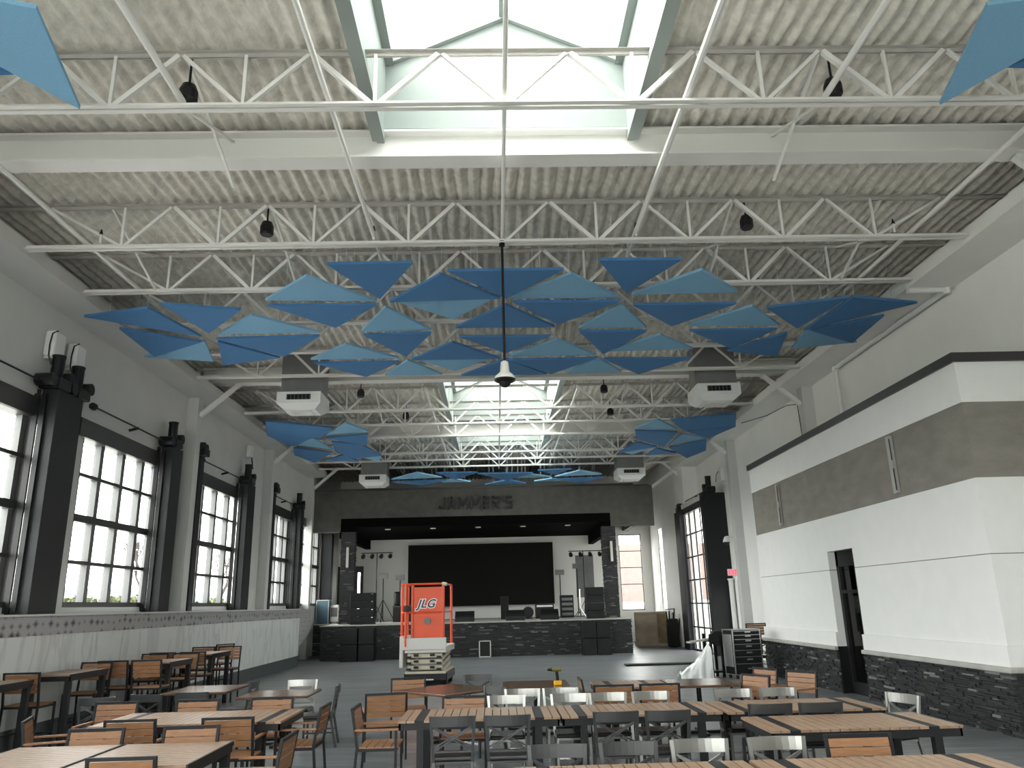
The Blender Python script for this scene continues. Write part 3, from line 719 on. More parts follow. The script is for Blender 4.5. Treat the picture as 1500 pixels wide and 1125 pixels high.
for i, (y, wd, dp, h_, l, tr) in enumerate(P_):
    post(LX, y, h_, 2.035 if i < 6 else SZ + .05, 'dark steel guide post %s' % l, wd=wd, dp=dp, tracks=bool(tr))
for y, z, l, sm in ((13.8, 5.98, 'large black drive motor above the nearest left window post', 0), (14.5, 5.98, 'black drive motor above the second left post, below the right-hand white box', 0), (19.1, 5.95, 'black drive motor after the second left window in view', 0),
                 (20.98, 6.1, 'slim black drive head before the third left window', 1), (25.2, 5.95, 'black drive motor after the third left window, below a small box', 0), (28.2, 6.1, 'slim black drive head before the fourth left window', 1), (32.0, 5.95, 'black drive motor after the fourth left window', 0)):
    drive(LX, y, z, l, small=sm)
for y0, y1, l in ((9.0, 13.5, 'above the nearest left window'), (15.1, 19.4, 'above the second left window in view'), (21.1, 25.6, 'above the third left window in view'), (28.3, 31.8, 'above the fourth left window in view')):
    e = empty('drive_shaft', (LX + .22, y0, 6.05), label='thin black drive shaft running %s' % l, cat='shaft', group='drive shafts above the left windows')
    MB().cyl((0, 0, 0), (0, y1 - y0, 0), .018, n=6).build('shaft_tube', BLACK, e)
    MB().cyl((0, .1, 0), (0, .2, 0), .07, n=10).build('coupling', RUBBER, e)
    MB().bar((-.19, (y1 - y0) / 2, -.05), (.02, (y1 - y0) / 2, 0), .05).build('support_bracket', BLACK, e)
for y, l in ((13.85, 'left one'), (14.6, 'right one')):
    e = empty('control_box', (LX, y, 6.62), label='white control box with a looped black cord high on the window wall, %s' % l, cat='control box', group='white control boxes high on the left wall')
    MB().box(0, .2, -.2, .2, .0, .5).build('housing', PLASTIC, e, bevel=.05)
    MB().box(.02, .18, -.17, .17, -.05, 0).build('base', OFFWHITE, e, bevel=.01)
    MB().tube([(.2, -.12, .5), (.16, -.22, .42), (.15, -.25, .2), (.15, -.24, -.02), (.2, -.16, -.22), (.26, -.06, -.3)], .013).build('cord', BLACK, e)
    MB().cyl((.2, .12, .08), (.215, .12, .08), .02, n=8).build('indicator', BLACK, e)
e = empty('control_box', (LX, 25.7, 6.95), label='small white control box above the third left window', cat='control box'); MB().box(0, .15, -.15, .2, 0, .4).build('housing', PLASTIC, e, bevel=.03); MB().tube([(.16, 0, 0), (.2, 0, -.25), (.22, 0, -.4)], .02).build('cord', BLACK, e)

# right window: two deep posts reaching the floor
post(XR, 29.72, 5.95, 0, 'tall dark steel post at the near side of the tall right window', side=1, wd=.34, dp=.9, tracks=False)
post(8.25, 33.93, 5.7, 0, 'tall dark steel post at the far side of the tall right window', side=1, wd=.95, dp=.3, tracks=False)
drive(8.55, 29.75, 5.95, 'black drive motor on top of the near post of the tall right window', side=1)
drive(8.4, 33.9, 5.7, 'black drive motor on top of the far post of the tall right window', side=1, small=True)
e = empty('control_box', (XR, 29.3, 6.35), label='white control box above the near post of the tall right window', cat='control box'); MB().box(-.2, 0, -.2, .2, 0, .55).build('housing', PLASTIC, e, bevel=.05); MB().tube([(-.2, .1, .4), (-.25, .25, .3), (-.28, .3, 0)], .014).build('cord', BLACK, e)
e = empty('drive_shaft', (8.25, 30.1, 6.1), label='thin black drive shaft above the tall right window', cat='shaft'); MB().cyl((0, 0, 0), (0, 3.3, 0), .018, n=6).build('shaft_tube', BLACK, e); MB().bar((0, 1.6, 0), (.5, 1.6, -.08), .05).build('support_bracket', BLACK, e)
tag(MB().cyl((8.72, 29.42, 0), (8.72, 29.42, 2.72), .09, n=12).cyl((8.72, 29.42, 2.66), (8.72, 29.42, 2.72), .12, n=12).build('standpipe', PLASTIC, smooth=False), 'white round standpipe between the tall window post and the exit door', 'pipe')
e = empty('exit_sign', (8.62, 28.7, 2.8), label='small sign glowing red above the exit door on the right wall', cat='sign')
MB().box(-.2, .23, -.03, .03, 0, .24).build('housing', PLASTIC, e)
text_mesh('sign_text', 'EXIT', .2, .004, .008, REDGLOW, (-.18, -.032, .05), (R(90), 0, 0), e)
e = empty('security_camera', (XR, 28.7, 4.2), label='small white dome security camera on a bracket on the right wall', cat='camera')
MB().bar((0, 0, 0), (-.35, 0, 0), .05).build('arm', PLASTIC, e); MB().lathe([(0, .02), (.07, 0), (.13, -.14), (.14, -.2), (0, -.2)], (-.35, 0, 0)).build('housing', PLASTIC, e, smooth=True); MB().lathe([(.11, -.2), (.08, -.27), (0, -.3)], (-.35, 0, 0)).build('dome', BLACK, e, smooth=True)
# pipe running along the right soffit, down behind the white box
e = empty('roof_drain_pipe', (0, 0, 0), label='white drain pipe along the right soffit dropping behind the white box', cat='pipe')
MB().tube([(7.95, 13.5, 7.57), (8.7, 13.5, 7.57), (8.7, 18.55, 7.57), (8.7, 18.55, 5.0)], .055, n=10).build('pipe_run', PLASTIC, e)
for p in ((8.7, 13.5, 7.57), (8.7, 18.55, 7.57)): MB().cyl((p[0], p[1], p[2] - .08), (p[0], p[1], p[2] + .04), .075, n=10).build('elbow', PLASTIC, e)
tag(MB().tube([(7.8, 23.5, 7.3), (8.2, 22.3, 7.25), (8.5, 21.5, 7.35), (8.7, 21.2, 7.3), (8.75, 21.2, 5.4)], .012).build('loose_cable', BLACK), 'thin black cable strung from the blue panels to the right wall', 'cable')

# dome speaker/sensor on a long rod in the middle
e = empty('pendant_dome', (.19, 11.52, 5.35), label='dark dome device with a pale shade hanging on a long black rod in the centre', cat='pendant device')
MB().cyl((0, 0, .3), (0, 0, 2.35), .022, n=10).build('rod', BLACK, e)
MB().lathe([(.03, .32), (.06, .3), (.075, .14), (.14, .08), (.17, .04), (.17, .02)], n=28).build('shade', OFFWHITE, e, smooth=True)
MB().lathe([(.17, .025), (.16, -.005), (.11, -.03), (0, -.03)], n=28).build('rim', BLACK, e, smooth=True); MB().lathe([(.09, -.03), (.08, -.07), (.04, -.1), (0, -.105)], n=24).build('dome', BLACKCLOTH, e, smooth=True)
MB().cyl((.0, 0, 2.3), (0, 0, 2.38), .05, n=10).build('clamp', BLACK, e)

# hanging air units with their ducts
def air_unit(x, y, z, wd, dz, label, flip=1):
    e = empty('ceiling_air_unit', (x, y, z), label=label, cat='air unit', group='white air units hanging under the joists')
    m = MB(); h = .3; a = wd / 2; b = a * .95; i = .16
    m.v = [(-a + i, -b + i, -.13), (a - i, -b + i, -.13), (a - i, b - i, -.13), (-a + i, b - i, -.13), (-a, -b, 0), (a, -b, 0), (a, b, 0), (-a, b, 0), (-a, -b, h), (a, -b, h), (a, b, h), (-a, b, h)]
    m.f = [(0, 3, 2, 1), (8, 9, 10, 11)] + [(p, (p + 1) % 4, (p + 1) % 4 + 4, p + 4) for p in range(4)] + [(p + 4, (p + 1) % 4 + 4, (p + 1) % 4 + 8, p + 8) for p in range(4)]
    m.build('housing', PLASTIC, e)
    g = MB().box(-a * .55, a * .55, -b - .012, -b + .01, .09, .23); g.build('grille', BLACK, e)
    for k in range(7): MB().box(-a * .52 + k * a * .173 - .008, -a * .52 + k * a * .173 + .008, -b - .03, -b, .09, .23).build('grille_fin', MULL, e)
    MB().box(-a + .3, a - .3, -b + .3, b - .3, -.15, -.13).build('intake_panel', OFFWHITE, e)
    MB().box(-a * .95, a * 1.0, -b * .5, b * .6, h, dz - z).build('duct', DUCT, e)
    return e
air_unit(-5.0, 19.75, 7.1, 1.12, 8.5, 'white ceiling air unit with a grey duct, near left one')
air_unit(5.85, 19.6, 7.08, 1.12, 8.5, 'white ceiling air unit with a grey duct, near right one')
air_unit(-5.0, 32.0, 6.95, 1.1, 8.4, 'white ceiling air unit near the stage header, far left one')
air_unit(5.6, 31.7, 6.95, 1.15, 8.4, 'white ceiling air unit near the stage header, far right one')

# black spotlights/speakers tucked between the joists, upright sprinklers
def can(x, y, z, label):
    e = empty('ceiling_speaker', (x, y, z), label=label, cat='speaker', group='small black speakers between the joists')
    MB().lathe([(0, .1), (.08, .1), (.11, .02), (.11, -.1), (.09, -.13), (0, -.13)], n=14).build('body', BLACK, e); MB().cyl((0, 0, .1), (0, 0, 8.5 - z), .015, n=6).build('stem', BLACK, e)
can(-3.58, 7.98, 7.98, 'small black ceiling speaker at the near joist on the left'); can(4.22, 7.98, 7.98, 'small black ceiling speaker at the near joist on the right')
can(-3.7, 11.65, 8.1, 'small black ceiling speaker above the left part of the big blue cloud'); can(4.32, 11.65, 8.1, 'small black ceiling speaker above the right part of the big blue cloud')
can(-3.9, 22.0, 8.1, 'small black ceiling speaker left of the second skylight, nearer one'); can(3.3, 22.0, 8.1, 'small black ceiling speaker right of the second skylight, nearer one')
can(-2.9, 24.9, 8.1, 'small black ceiling speaker left of the second skylight, farther one'); can(3.9, 24.9, 8.1, 'small black ceiling speaker right of the second skylight, farther one')
def sprk(x, y, label):
    e = empty('upright_sprinkler', (x, y, 7.76), label=label, cat='sprinkler', group='upright sprinklers on the joist pipes')
    MB().cyl((0, 0, 0), (0, 0, .16), .02, n=6).build('riser', STEEL, e); MB().cyl((0, 0, .16), (0, 0, .25), .03, .008, n=8).build('deflector', BLACK, e)
for x, l in ((-6.3, 'far left'), (-1.9, 'left of centre'), (2.4, 'right of centre'), (6.7, 'far right')): sprk(x, 11.45, 'upright sprinkler head with a black tip above the second joist, %s' % l)

# blue acoustic panels: flat triangles hung level under the joists, each its own panel
def panels(data, z, where, grp):
    rows = sorted(range(len(data)), key=lambda i: sum(p[1] for p in data[i][1]) / len(data[i][1]))
    nr = max(1, round(len(data) / 7)) if len(data) > 12 else (3 if len(data) > 5 else 1); per = math.ceil(len(rows) / nr)
    for ri in range(nr):
        chunk = sorted(rows[ri * per:(ri + 1) * per], key=lambda i: sum(p[0] for p in data[i][1]) / len(data[i][1]))
        rname = 'front row' if ri == 0 else ('back row' if ri == nr - 1 else ('middle row' if nr == 3 else ORD[ri] + ' row'))
        for ci, i in enumerate(chunk):
            kind, P = data[i]; cx = sum(p[0] for p in P) / len(P); cy_ = sum(p[1] for p in P) / len(P)
            area = sum(P[j][0] * P[(j + 1) % len(P)][1] - P[(j + 1) % len(P)][0] * P[j][1] for j in range(len(P)))
            if area < 0: P = P[::-1]
            n = len(P); tilt = .035 if kind == 'L' else -.03; v = []
            for t in (0, .05):
                for (a, b) in P: v.append((a - cx, b - cy_, t + tilt * (b - cy_)))
            g = MB(); g.v = v; g.f = [tuple(reversed(range(n))), tuple(range(n, 2 * n))] + [(j, (j + 1) % n, (j + 1) % n + n, j + n) for j in range(n)]
            e = empty('acoustic_panel', (cx, cy_, z - (.07 if kind == 'D' else 0)), label='%s blue ceiling panel, %s from left, %s of %s' % ('light' if kind == 'L' else 'deep', ORD[ci], rname, where), cat='acoustic panel', group=grp)
            g.build('felt_board', BLUE_L if kind == 'L' else BLUE_D, e)
            for a, b in P[:3]:
                q = ((a - cx) * .6, (b - cy_) * .6); MB().cyl((q[0], q[1], .03), (q[0], q[1], 8.56 - e.location.z), .004, n=4).build('hanging_wire', STEEL, e)
panels([p for p in PAN_NEAR if sum(q[1] for q in p[1]) / 3 > 10.5], 7.45, 'big near cloud', 'blue panels of the big near cloud')
for (k, P), l in zip([p for p in PAN_NEAR if sum(q[1] for q in p[1]) / 3 <= 10.5], ('light blue panel cut by the upper left edge of the view', 'deep blue panel behind the light one at the upper left', 'light blue panel cut by the upper right edge of the view', 'deep blue panel behind the light one at the upper right')):
    cx = sum(p[0] for p in P) / 3; cy_ = sum(p[1] for p in P) / 3
    area = sum(P[j][0] * P[(j + 1) % 3][1] - P[(j + 1) % 3][0] * P[j][1] for j in range(3))
    if area < 0: P = P[::-1]
    e = empty('acoustic_panel', (cx, cy_, 7.45 if k == 'L' else 7.5), label=l, cat='acoustic panel', group='blue panels at the upper corners')
    g = MB(); g.v = [(a - cx, b - cy_, t) for t in (0, .05) for a, b in P]; g.f = [(2, 1, 0), (3, 4, 5), (0, 1, 4, 3), (1, 2, 5, 4), (2, 0, 3, 5)]; g.build('felt_board', BLUE_L if k == 'L' else BLUE_D, e)
panels(PAN_MID[:9], 7.45, 'left far cloud', 'blue panels of the left far cloud')
panels(PAN_MID[9:], 7.45, 'right far cloud', 'blue panels of the right far cloud')
panels([(k, [(a, b - .3) for a, b in P]) for k, P in PAN_FAR], 7.0, 'cloud before stage header', 'blue panels before the stage header')

# ================================================================== ON AND BY THE STAGE
T0 = SZ + .045
def sub(x, y, z, w_, d, h, label, name='subwoofer', grp='black speaker cabinets by the stage'):
    e = empty(name, (x, y, z), label=label, cat='speaker', group=grp)
    MB().box(-w_ / 2, w_ / 2, -d / 2, d / 2, 0, h).build('cabinet', BLACK, e, bevel=.015)
    MB().box(-w_ / 2 + .03, w_ / 2 - .03, -d / 2 - .015, -d / 2 + .01, .04, h - .04).build('grille', BLACKCLOTH, e); return e
for i, (x, w_) in enumerate(((-5.82, .66), (-5.14, .6))):
    for k in range(2): sub(x, 32.1, k * .63, w_, .6, .62, 'black subwoofer on the floor before the stage left end, %s column, %s' % (('left', 'right')[i], ('bottom', 'top')[k]))
for i, x in enumerate((3.62, 4.2)):
    for k in range(2): sub(x, 32.1, k * .64, .56, .6, .63, 'black subwoofer on the floor before the stage right end, %s column, %s' % (('left', 'right')[i], ('bottom', 'top')[k]))
for s, x, w_ in (('left', -5.55, 1.0), ('right', 4.1, .72)):
    for k in range(4):
        e = sub(x, 33.4, T0 + k * .315, w_, .5, .31, 'black line-array cabinet stacked on the %s end of the stage, %s from the bottom' % (s, ORD[k]), 'line_array_cabinet', 'line-array stacks on the stage')
        if s == 'left': MB().box(w_ / 2 - .12, w_ / 2 - .06, -.27, -.25, .25, .29).build('rigging_pin', CHROME, e)
def wedge(x, y, w_, label):
    e = empty('stage_monitor', (x, y, T0), label=label, cat='stage monitor', group='wedge monitors along the stage front')
    g = MB(); a = w_ / 2; g.v = [(-a, -.22, 0), (a, -.22, 0), (a, .25, 0), (-a, .25, 0), (-a, -.22, .18), (a, -.22, .18), (a, .14, .42), (-a, .14, .42), (-a, .25, .36), (a, .25, .36)]
    g.f = [(0, 3, 2, 1), (0, 1, 5, 4), (4, 5, 6, 7), (7, 6, 9, 8), (8, 9, 2, 3), (0, 4, 7, 8, 3), (1, 2, 9, 6, 5)]
    g.build('cabinet', BLACK, e); MB().bar((-a + .05, -.16, .225), (a - .05, -.16, .225), .02).build('grille_edge', RUBBER, e)
wedge(-1.35, 33.6, .8, 'black wedge monitor on the stage front, right of the orange lift'); wedge(.75, 33.6, .78, 'black wedge monitor left of centre-right on the stage front'); wedge(2.2, 33.7, .75, 'black wedge monitor below the white-edged amplifier on the stage')
def par_stand(x, y, h, label, w_=1.3, lamps=4, arm=0):
    e = empty('lighting_stand', (x, y, T0), label=label, cat='lighting stand', group='par-lamp stands on the stage')
    MB().cyl((0, 0, .1), (0, 0, h), .022, n=8).build('pole', BLACK, e)
    for t in (90, 210, 330): MB().cyl((0, 0, .75), (.5 * math.cos(R(t)), .5 * math.sin(R(t)), .01), .015, n=6).build('leg', BLACK, e)
    MB().cyl((-w_ / 2 + arm, 0, h), (w_ / 2 + arm, 0, h), .02, n=8).build('crossbar', BLACK, e)
    for k in range(lamps):
        xx = -w_ / 2 + .1 + (w_ - .2) * k / (lamps - 1) + arm
        l = empty('par_lamp', (xx, -.05, h - .14), parent=e); MB().cyl((0, .08, .03), (0, -.12, -.06), .08, .1, n=12).build('can', BLACK, l)
    return e
par_stand(-5.75, 38.2, 3.2, 'black lighting stand with four par lamps on the left of the stage', 1.5)
par_stand(4.2, 38.0, 3.05, 'black lighting stand with par lamps on the right of the stage', 1.6, 4, .1)
def head_stand(x, y, h, label, w_=.42, tri=True):
    e = empty('light_panel_stand', (x, y, T0), label=label, cat='light stand', group='stands with rectangular light panels')
    MB().cyl((0, 0, .1), (0, 0, h), .025, n=8).build('pole', BLACK, e)
    if tri:
        for t in (-90, 30, 150): MB().cyl((0, 0, 1.0), (.6 * math.cos(R(t)), .6 * math.sin(R(t)), .01), .018, n=6).build('leg', BLACK, e)
    else: MB().cyl((0, 0, 0), (0, 0, .03), .25, n=14).build('base', BLACK, e)
    MB().box(-w_ / 2, w_ / 2, -.06, .06, h - .02, h + .22).build('light_panel', DUCT, e)
head_stand(-5.2, 36.6, 1.95, 'black tripod stand with a rectangular light panel, left of the LED wall'); head_stand(-4.55, 37.6, 1.9, 'stand with a rectangular light panel behind the road case left of the LED wall', tri=False)
head_stand(3.0, 37.5, 1.95, 'stand with a rectangular light panel at the right edge of the LED wall', tri=False); head_stand(4.0, 39.3, 2.3, 'stand with a rectangular light panel before the tall grey banner', tri=False)
e = empty('amplifier_case', (-4.25, 37.0, T0), label='dark amplifier case on the stage just left of the orange lift', cat='case')
MB().box(-.5, .5, -.3, .3, 0, .72).build('body', BLACK, e, bevel=.02); MB().box(-.52, .52, -.32, .32, .66, .7).build('trim', MULL, e)
tag(MB().lathe([(0, 0), (.14, 0), (.16, .08), (.15, .55), (.1, .62), (0, .62)], (-4.6, 36.95, T0 + .72)).build('bucket_speaker', BLACK), 'small upright black speaker on the amplifier case', 'speaker')
# drum riser cluster right of the LED wall
e = empty('combo_amplifier', (2.15, 36.4, T0), label='black combo amplifier with a pale edge, right of centre on the stage', cat='amplifier')
MB().box(-.42, .42, -.25, .25, 0, .62).build('cabinet', BLACK, e, bevel=.02); MB().box(-.36, .36, -.26, -.24, .5, .58).build('control_strip', LAMPW, e); MB().bar((-.3, 0, .66), (.3, 0, .66), .03).build('handle', RUBBER, e)
sub(.35, 36.6, T0, .36, .36, 1.0, 'narrow black speaker column standing on the stage right of centre', 'column_speaker', None)
e = empty('floor_fan', (1.75 - .35, 36.2, T0), label='round black floor fan on the stage beside the combo amplifier', cat='fan')
MB().cyl((0, -.1, .28), (0, .1, .28), .25, n=20).build('drum', BLACK, e); MB().bar((-.2, 0, .02), (.2, 0, .02), .05).build('foot', BLACK, e)
e = empty('equipment_rack', (3.25, 37.3, T0), label='black equipment rack at the right side of the stage', cat='rack')
MB().box(-.3, .3, -.3, .3, 0, 1.0).build('cabinet', BLACK, e)
for k in range(4): MB().box(-.25, .25, -.31, -.3, .1 + k * .22, .22 + k * .22).build('rack_unit', DUCT, e)
e = empty('tall_banner', (4.45, 39.8, T0), label='tall grey banner panel standing at the right of the stage', cat='banner'); MB().box(-.45, .45, -.03, .03, .9, 2.95).build('panel', DUCT, e); MB().box(-.03, .03, -.02, .02, 0, .9).build('post', BLACK, e); MB().box(-.3, .3, -.2, .2, 0, .03).build('base', BLACK, e)
e = empty('drum_hardware', (3.85, 37.0, T0), label='chrome drum hardware stand at the right of the stage', cat='stand'); MB().cyl((0, 0, 0), (0, 0, 1.25), .03, n=8).build('pole', CHROME, e)
for t in (-90, 30, 150): MB().cyl((0, 0, .4), (.3 * math.cos(R(t)), .3 * math.sin(R(t)), .01), .02, n=6).build('leg', CHROME, e)
# left wing of the stage
e = empty('flight_case', (-7.95, 37.0, T0), label='teal flight case with aluminium edges on the left wing of the stage', cat='case')
MB().box(-.28, .28, -.3, .3, .03, 1.02).build('body', CASEBLUE, e)
for a in (-.29, .26):
    for b in (-.31, .28): MB().box(a, a + .03, b, b + .03, 0, 1.05).build('corner_edge', ALU, e)
MB().box(-.29, .29, -.31, .31, 1.02, 1.05).build('lid_edge', ALU, e)
e = empty('portable_heater', (-7.45, 37.1, T0), label='pale portable heater cabinet between the flight case and the red cone', cat='heater')
MB().box(-.2, .2, -.2, .2, .05, .82).build('housing', OFFWHITE, e, bevel=.06); MB().box(-.14, .14, -.215, -.2, .3, .7).build('grille', MULL, e)
for a in (-.16, .16): MB().cyl((a, -.16, 0), (a, -.16, .06), .03, n=8).build('caster', RUBBER, e)
e = empty('red_bin', (-7.02, 37.1, T0), label='slim red bucket beside the pale heater left of the stone pillar', cat='bucket'); MB().lathe([(0, 0), (.14, 0), (.1, .42), (.09, .42), (.09, .4), (0, .4)], n=16).build('body', RED, e); MB().lathe([(.105, .42), (.115, .42), (.115, .38)], n=16).build('rim', RED, e)
# framed poster leaning on the stage front
e = empty('leaning_frame', (-.51, 32.5, 0), label='thin pale frame leaning against the stone stage front', cat='frame')
MB().box(-.24, -.2, -.02, .02, 0, .62).box(.2, .24, -.02, .02, 0, .62).box(-.24, .24, -.02, .02, 0, .03).box(-.24, .24, -.02, .02, .59, .62).build('frame', OFFWHITE, e); MB().box(-.2, .2, -.005, .01, .03, .59).build('insert', BLACK, e)
sub(-.5, 32.3, 0, .7, .3, 1.0, 'x', 'subwoofer') if False else None

# ================================================================== SCISSOR LIFT
e = empty('scissor_lift', (-1.88, 22.3, 0), R(-4), 'orange and white scissor lift with lowered platform, lettered side panel, on the hall floor', 'scissor lift')
MB().box(-.55, .6, -.75, .9, .12, .32).build('chassis', BLACK, e, bevel=.02)
MB().box(-.02, .24, -.77, -.75, .14, .17).build('label_plate', PLASTIC, e)
for a in (-.5, .46):
    for b in (-.5, .6): MB().cyl((a, b, .15), (a + .1, b, .15), .15, n=18).build('wheel', RUBBER, e)
MB().box(-.52, .56, -.76, .9, .30, .36).build('deck_plate', CREAM, e)
for k in range(3):
    z = .38 + k * .15
    MB().box(-.46, .46, -.72, -.6, z + .02, z + .12).build('scissor_arm', CREAM, e)
    for a in (-.42, -.23, .2, .38): MB().box(a - .06, a + .06, -.76, -.7, z + .03 - (.03 if abs(a) > .3 else -.02), z + .09 - (.03 if abs(a) > .3 else -.02)).build('pivot_pocket', BLACK, e)
    MB().bar((-.46, -.6, z), (-.46, .8, z + .1), .04, .09).bar((.46, -.6, z), (.46, .8, z + .1), .04, .09).build('scissor_arm', CREAM, e)
MB().box(-.52, .58, -.8, .95, .82, .98).box(-.58, .58, -.84, -.78, .9, 1.2).build('platform', OFFWHITE, e, bevel=.01)
MB().box(-.66, -.56, -.82, .3, .45, 1.25).build('ladder', OFFWHITE, e, bevel=.02)
MB().box(-.36, .5, -.80, -.76, 1.2, 1.82).build('lower_panel', ORANGE, e, bevel=.01)
MB().box(-.36, .52, -.80, -.76, 1.86, 2.5).build('upper_panel', ORANGE, e, bevel=.01)
MB().box(-.36, -.30, -.83, -.8, 1.2, 2.55).box(.46, .52, -.83, -.8, 1.2, 2.5).build('panel_edge', ORANGE, e, bevel=.01)
MB().cyl((.08, -.83, 1.62), (.08, -.8, 1.62), .09, n=18).build('vent_cap', DUCT, e)
rl = MB()
for z in (1.85, 2.58):
    rl.tube([(-.62, .9, z), (-.62, -.74, z), (-.56, -.82, z), (.46, -.82, z), (.5, -.78, z), (.5, .9, z)], .025, n=8)
rl.build('guard_rail', ORANGE, e)
for (a, b) in ((-.62, -.72), (-.5, -.82), (.5, -.76), (-.62, .9), (.5, .9), (-.62, .1)): MB().cyl((a, b, .98), (a, b, 2.58), .035, n=8).build('rail_post', ORANGE, e)
MB().box(-.54, -.42, -.8, -.75, 1.9, 2.5).build('gate', ORANGE, e)
MB().box(-.52, -.40, -.9, -.78, 1.87, 2.03).build('control_box', BLACK, e, bevel=.01); MB().cyl((.48, -.82, 2.58), (.6, -.86, 2.56), .045, n=8).build('rail_cap', CREAM, e)
nv = mat('navy_decal', (.02, .02, .06), .4); wt = mat('white_decal', (.8, .8, .78), .4)
for off, mt_, d_, sz in ((0.0, wt, -.806, .026), (0, nv, -.812, .006)):
    text_mesh('side_lettering', 'JLG', .3, .003, sz, mt_, (-.2, d_, 1.97), (R(90), 0, 0), e, .35, 1.08)

# ================================================================== RIGHT REAR OF THE FLOOR
e = empty('drawer_road_case', (6.45, 21.3, 0), R(12), 'black road case with seven drawers and aluminium edges on casters by the white box', 'road case')
MB().box(-.4, .4, -.25, .28, .12, 1.2).build('body', BLACK, e)
for k, (z, h) in enumerate(((.14, .24), (.40, .15), (.57, .14), (.73, .13), (.88, .1), (1.0, .085), (1.1, .085))):
    d = MB().box(-.33, .37, -.275, -.25, z, z + h - .015).build('drawer', BLACKCLOTH, e, bevel=.006)
    MB().box(-.05, .11, -.285, -.272, z + h * .4, z + h * .4 + .035).build('latch', ALU, d); MB().box(-.36, .4, -.28, -.25, z + h - .016, z + h - .002).build('drawer_edge', ALU, d)
for a, b in ((-.4, -.25), (.38, -.25), (-.4, .26), (.38, .26)): MB().box(a - .005, a + .025, b - .01, b + .02, .1, 1.22).build('corner_edge', ALU, e)
MB().box(-.41, .41, -.26, .29, 1.2, 1.22).box(-.41, .41, -.26, .29, .1, .12).build('rim', ALU, e)
for a in (-.32, .32):
    for b in (-.18, .2): MB().cyl((a - .02, b, .05), (a + .02, b, .05), .05, n=12).build('caster', RUBBER, e)
MB().box(-.43, -.41, -.2, .25, .3, 1.1).build('side_panel', ALU, e)
# black cart with a plank and the plastic sheet
e = empty('utility_cart', (5.65, 21.8, 0), R(8), 'dark upright cart holding a pale plank, left of the drawer case', 'cart')
MB().box(-.03, .03, -.25, -.19, 0, 1.1).box(.28, .34, -.25, -.19, 0, 1.1).box(-.03, .03, .19, .25, 0, 1.1).box(.28, .34, .19, .25, 0, 1.1).build('upright', BLACK, e)
MB().box(-.05, .36, -.27, .27, .12, .17).box(-.05, .36, -.27, .27, .9, .94).build('shelf', BLACK, e)
tag(MB().cyl((5.9, 21.6, 1.0 - .02), (5.9, 21.78, 1.0), .2, .2, n=20).box(5.8, 6.0, 21.6, 21.8, .955, .98).build('cable_reel', RUBBER), 'round black cable reel on the dark cart', 'reel')
tag(MB().bar((5.1, 21.62, .90), (5.95, 21.8, 1.0), .25, .04).build('pale_plank', CAPSTONE), 'pale plank resting slanted on the dark cart', 'plank')
g = MB(); NX_, NY_ = 26, 20
for j in range(NY_ + 1):
    for i in range(NX_ + 1):
        u, v_ = i / NX_, j / NY_; x = 4.75 + .85 * u; yy = 21.2 + .5 * v_
        h = max(0.0, (.15 + .75 * u ** 1.6) * (1 - (2 * v_ - 1) ** 4)); nz = noise.noise(Vector((u * 6, v_ * 5, 1))) * .12 * (1 if h > .02 else 0)
        g.v.append((x + nz * .6, yy + noise.noise(Vector((u * 5, v_ * 6, 7))) * .07, max(.01, h + nz)))
for j in range(NY_):
    for i in range(NX_):
        a = j * (NX_ + 1) + i; g.f.append((a, a + 1, a + NX_ + 2, a + NX_ + 1))
tag(g.build('plastic_sheet', SHEET), 'crumpled white plastic sheet heaped on the floor before the cart', 'plastic sheet')
tag(MB().box(4.1, 6.6, 26.1, 26.55, 0, .05).build('cable_ramp', RUBBER, bevel=.02), 'long flat dark cable ramp lying on the floor before the tall window', 'cable ramp')
e = empty('shipping_crate', (7.2, 37.6, 0), R(-8), 'large kraft-brown crate with an open dark side by the stage-side window', 'crate')
MB().box(-.75, .2, -.6, .7, .1, 1.5).build('body', CRATE, e); MB().box(.2, .7, -.62, .7, .1, 1.5).build('side_panel', CRATEDK, e); MB().box(-.78, .73, -.65, .73, 0, .12).build('base', CRATE, e)
MB().box(.2, .24, -.66, -.6, .1, 1.5).box(-.78, .72, -.66, -.6, 1.42, 1.5).build('batten', CRATE, e)
e = empty('microphone_stand_bundle', (7.85, 36.0, 0), 0, 'bundle of black stands leaning beside the kraft crate', 'stand bundle')
for k in range(7):
    a, b = random.uniform(-.2, .2), random.uniform(-.25, .25); MB().cyl((a, b, 0), (a + random.uniform(-.15, .15), b + random.uniform(-.1, .1), random.uniform(1.2, 1.65)), .03, n=6).build('stand', BLACK, e)
MB().box(-.25, .25, -.2, .2, .0, 1.2).build('soft_bag', BLACKCLOTH, e, bevel=.08)
MB().bar((-.3, 0, 1.6), (.15, 0, 1.62), .04).build('boom', BLACK, e)
# cordless drill standing on the walnut table
e = empty('cordless_drill', (.93, 13.0, .752), R(95), 'yellow and black cordless drill standing on the walnut table', 'drill')
MB().box(-.04, .04, -.07, .05, 0, .07).build('battery', YELLOW, e, bevel=.01); MB().bar((0, -.01, .07), (0, 0, .2), .035, .045).build('grip', BLACK, e)
MB().cyl((0, -.07, .235), (0, .08, .235), .033, n=14).build('motor_body', mat('drill_olive_body', (.16, .14, .05), .4), e); MB().cyl((0, .08, .235), (0, .15, .235), .028, .016, n=12).build('chuck', BLACK, e); MB().cyl((0, .15, .235), (0, .21, .235), .004, n=6).build('bit', CHROME, e)

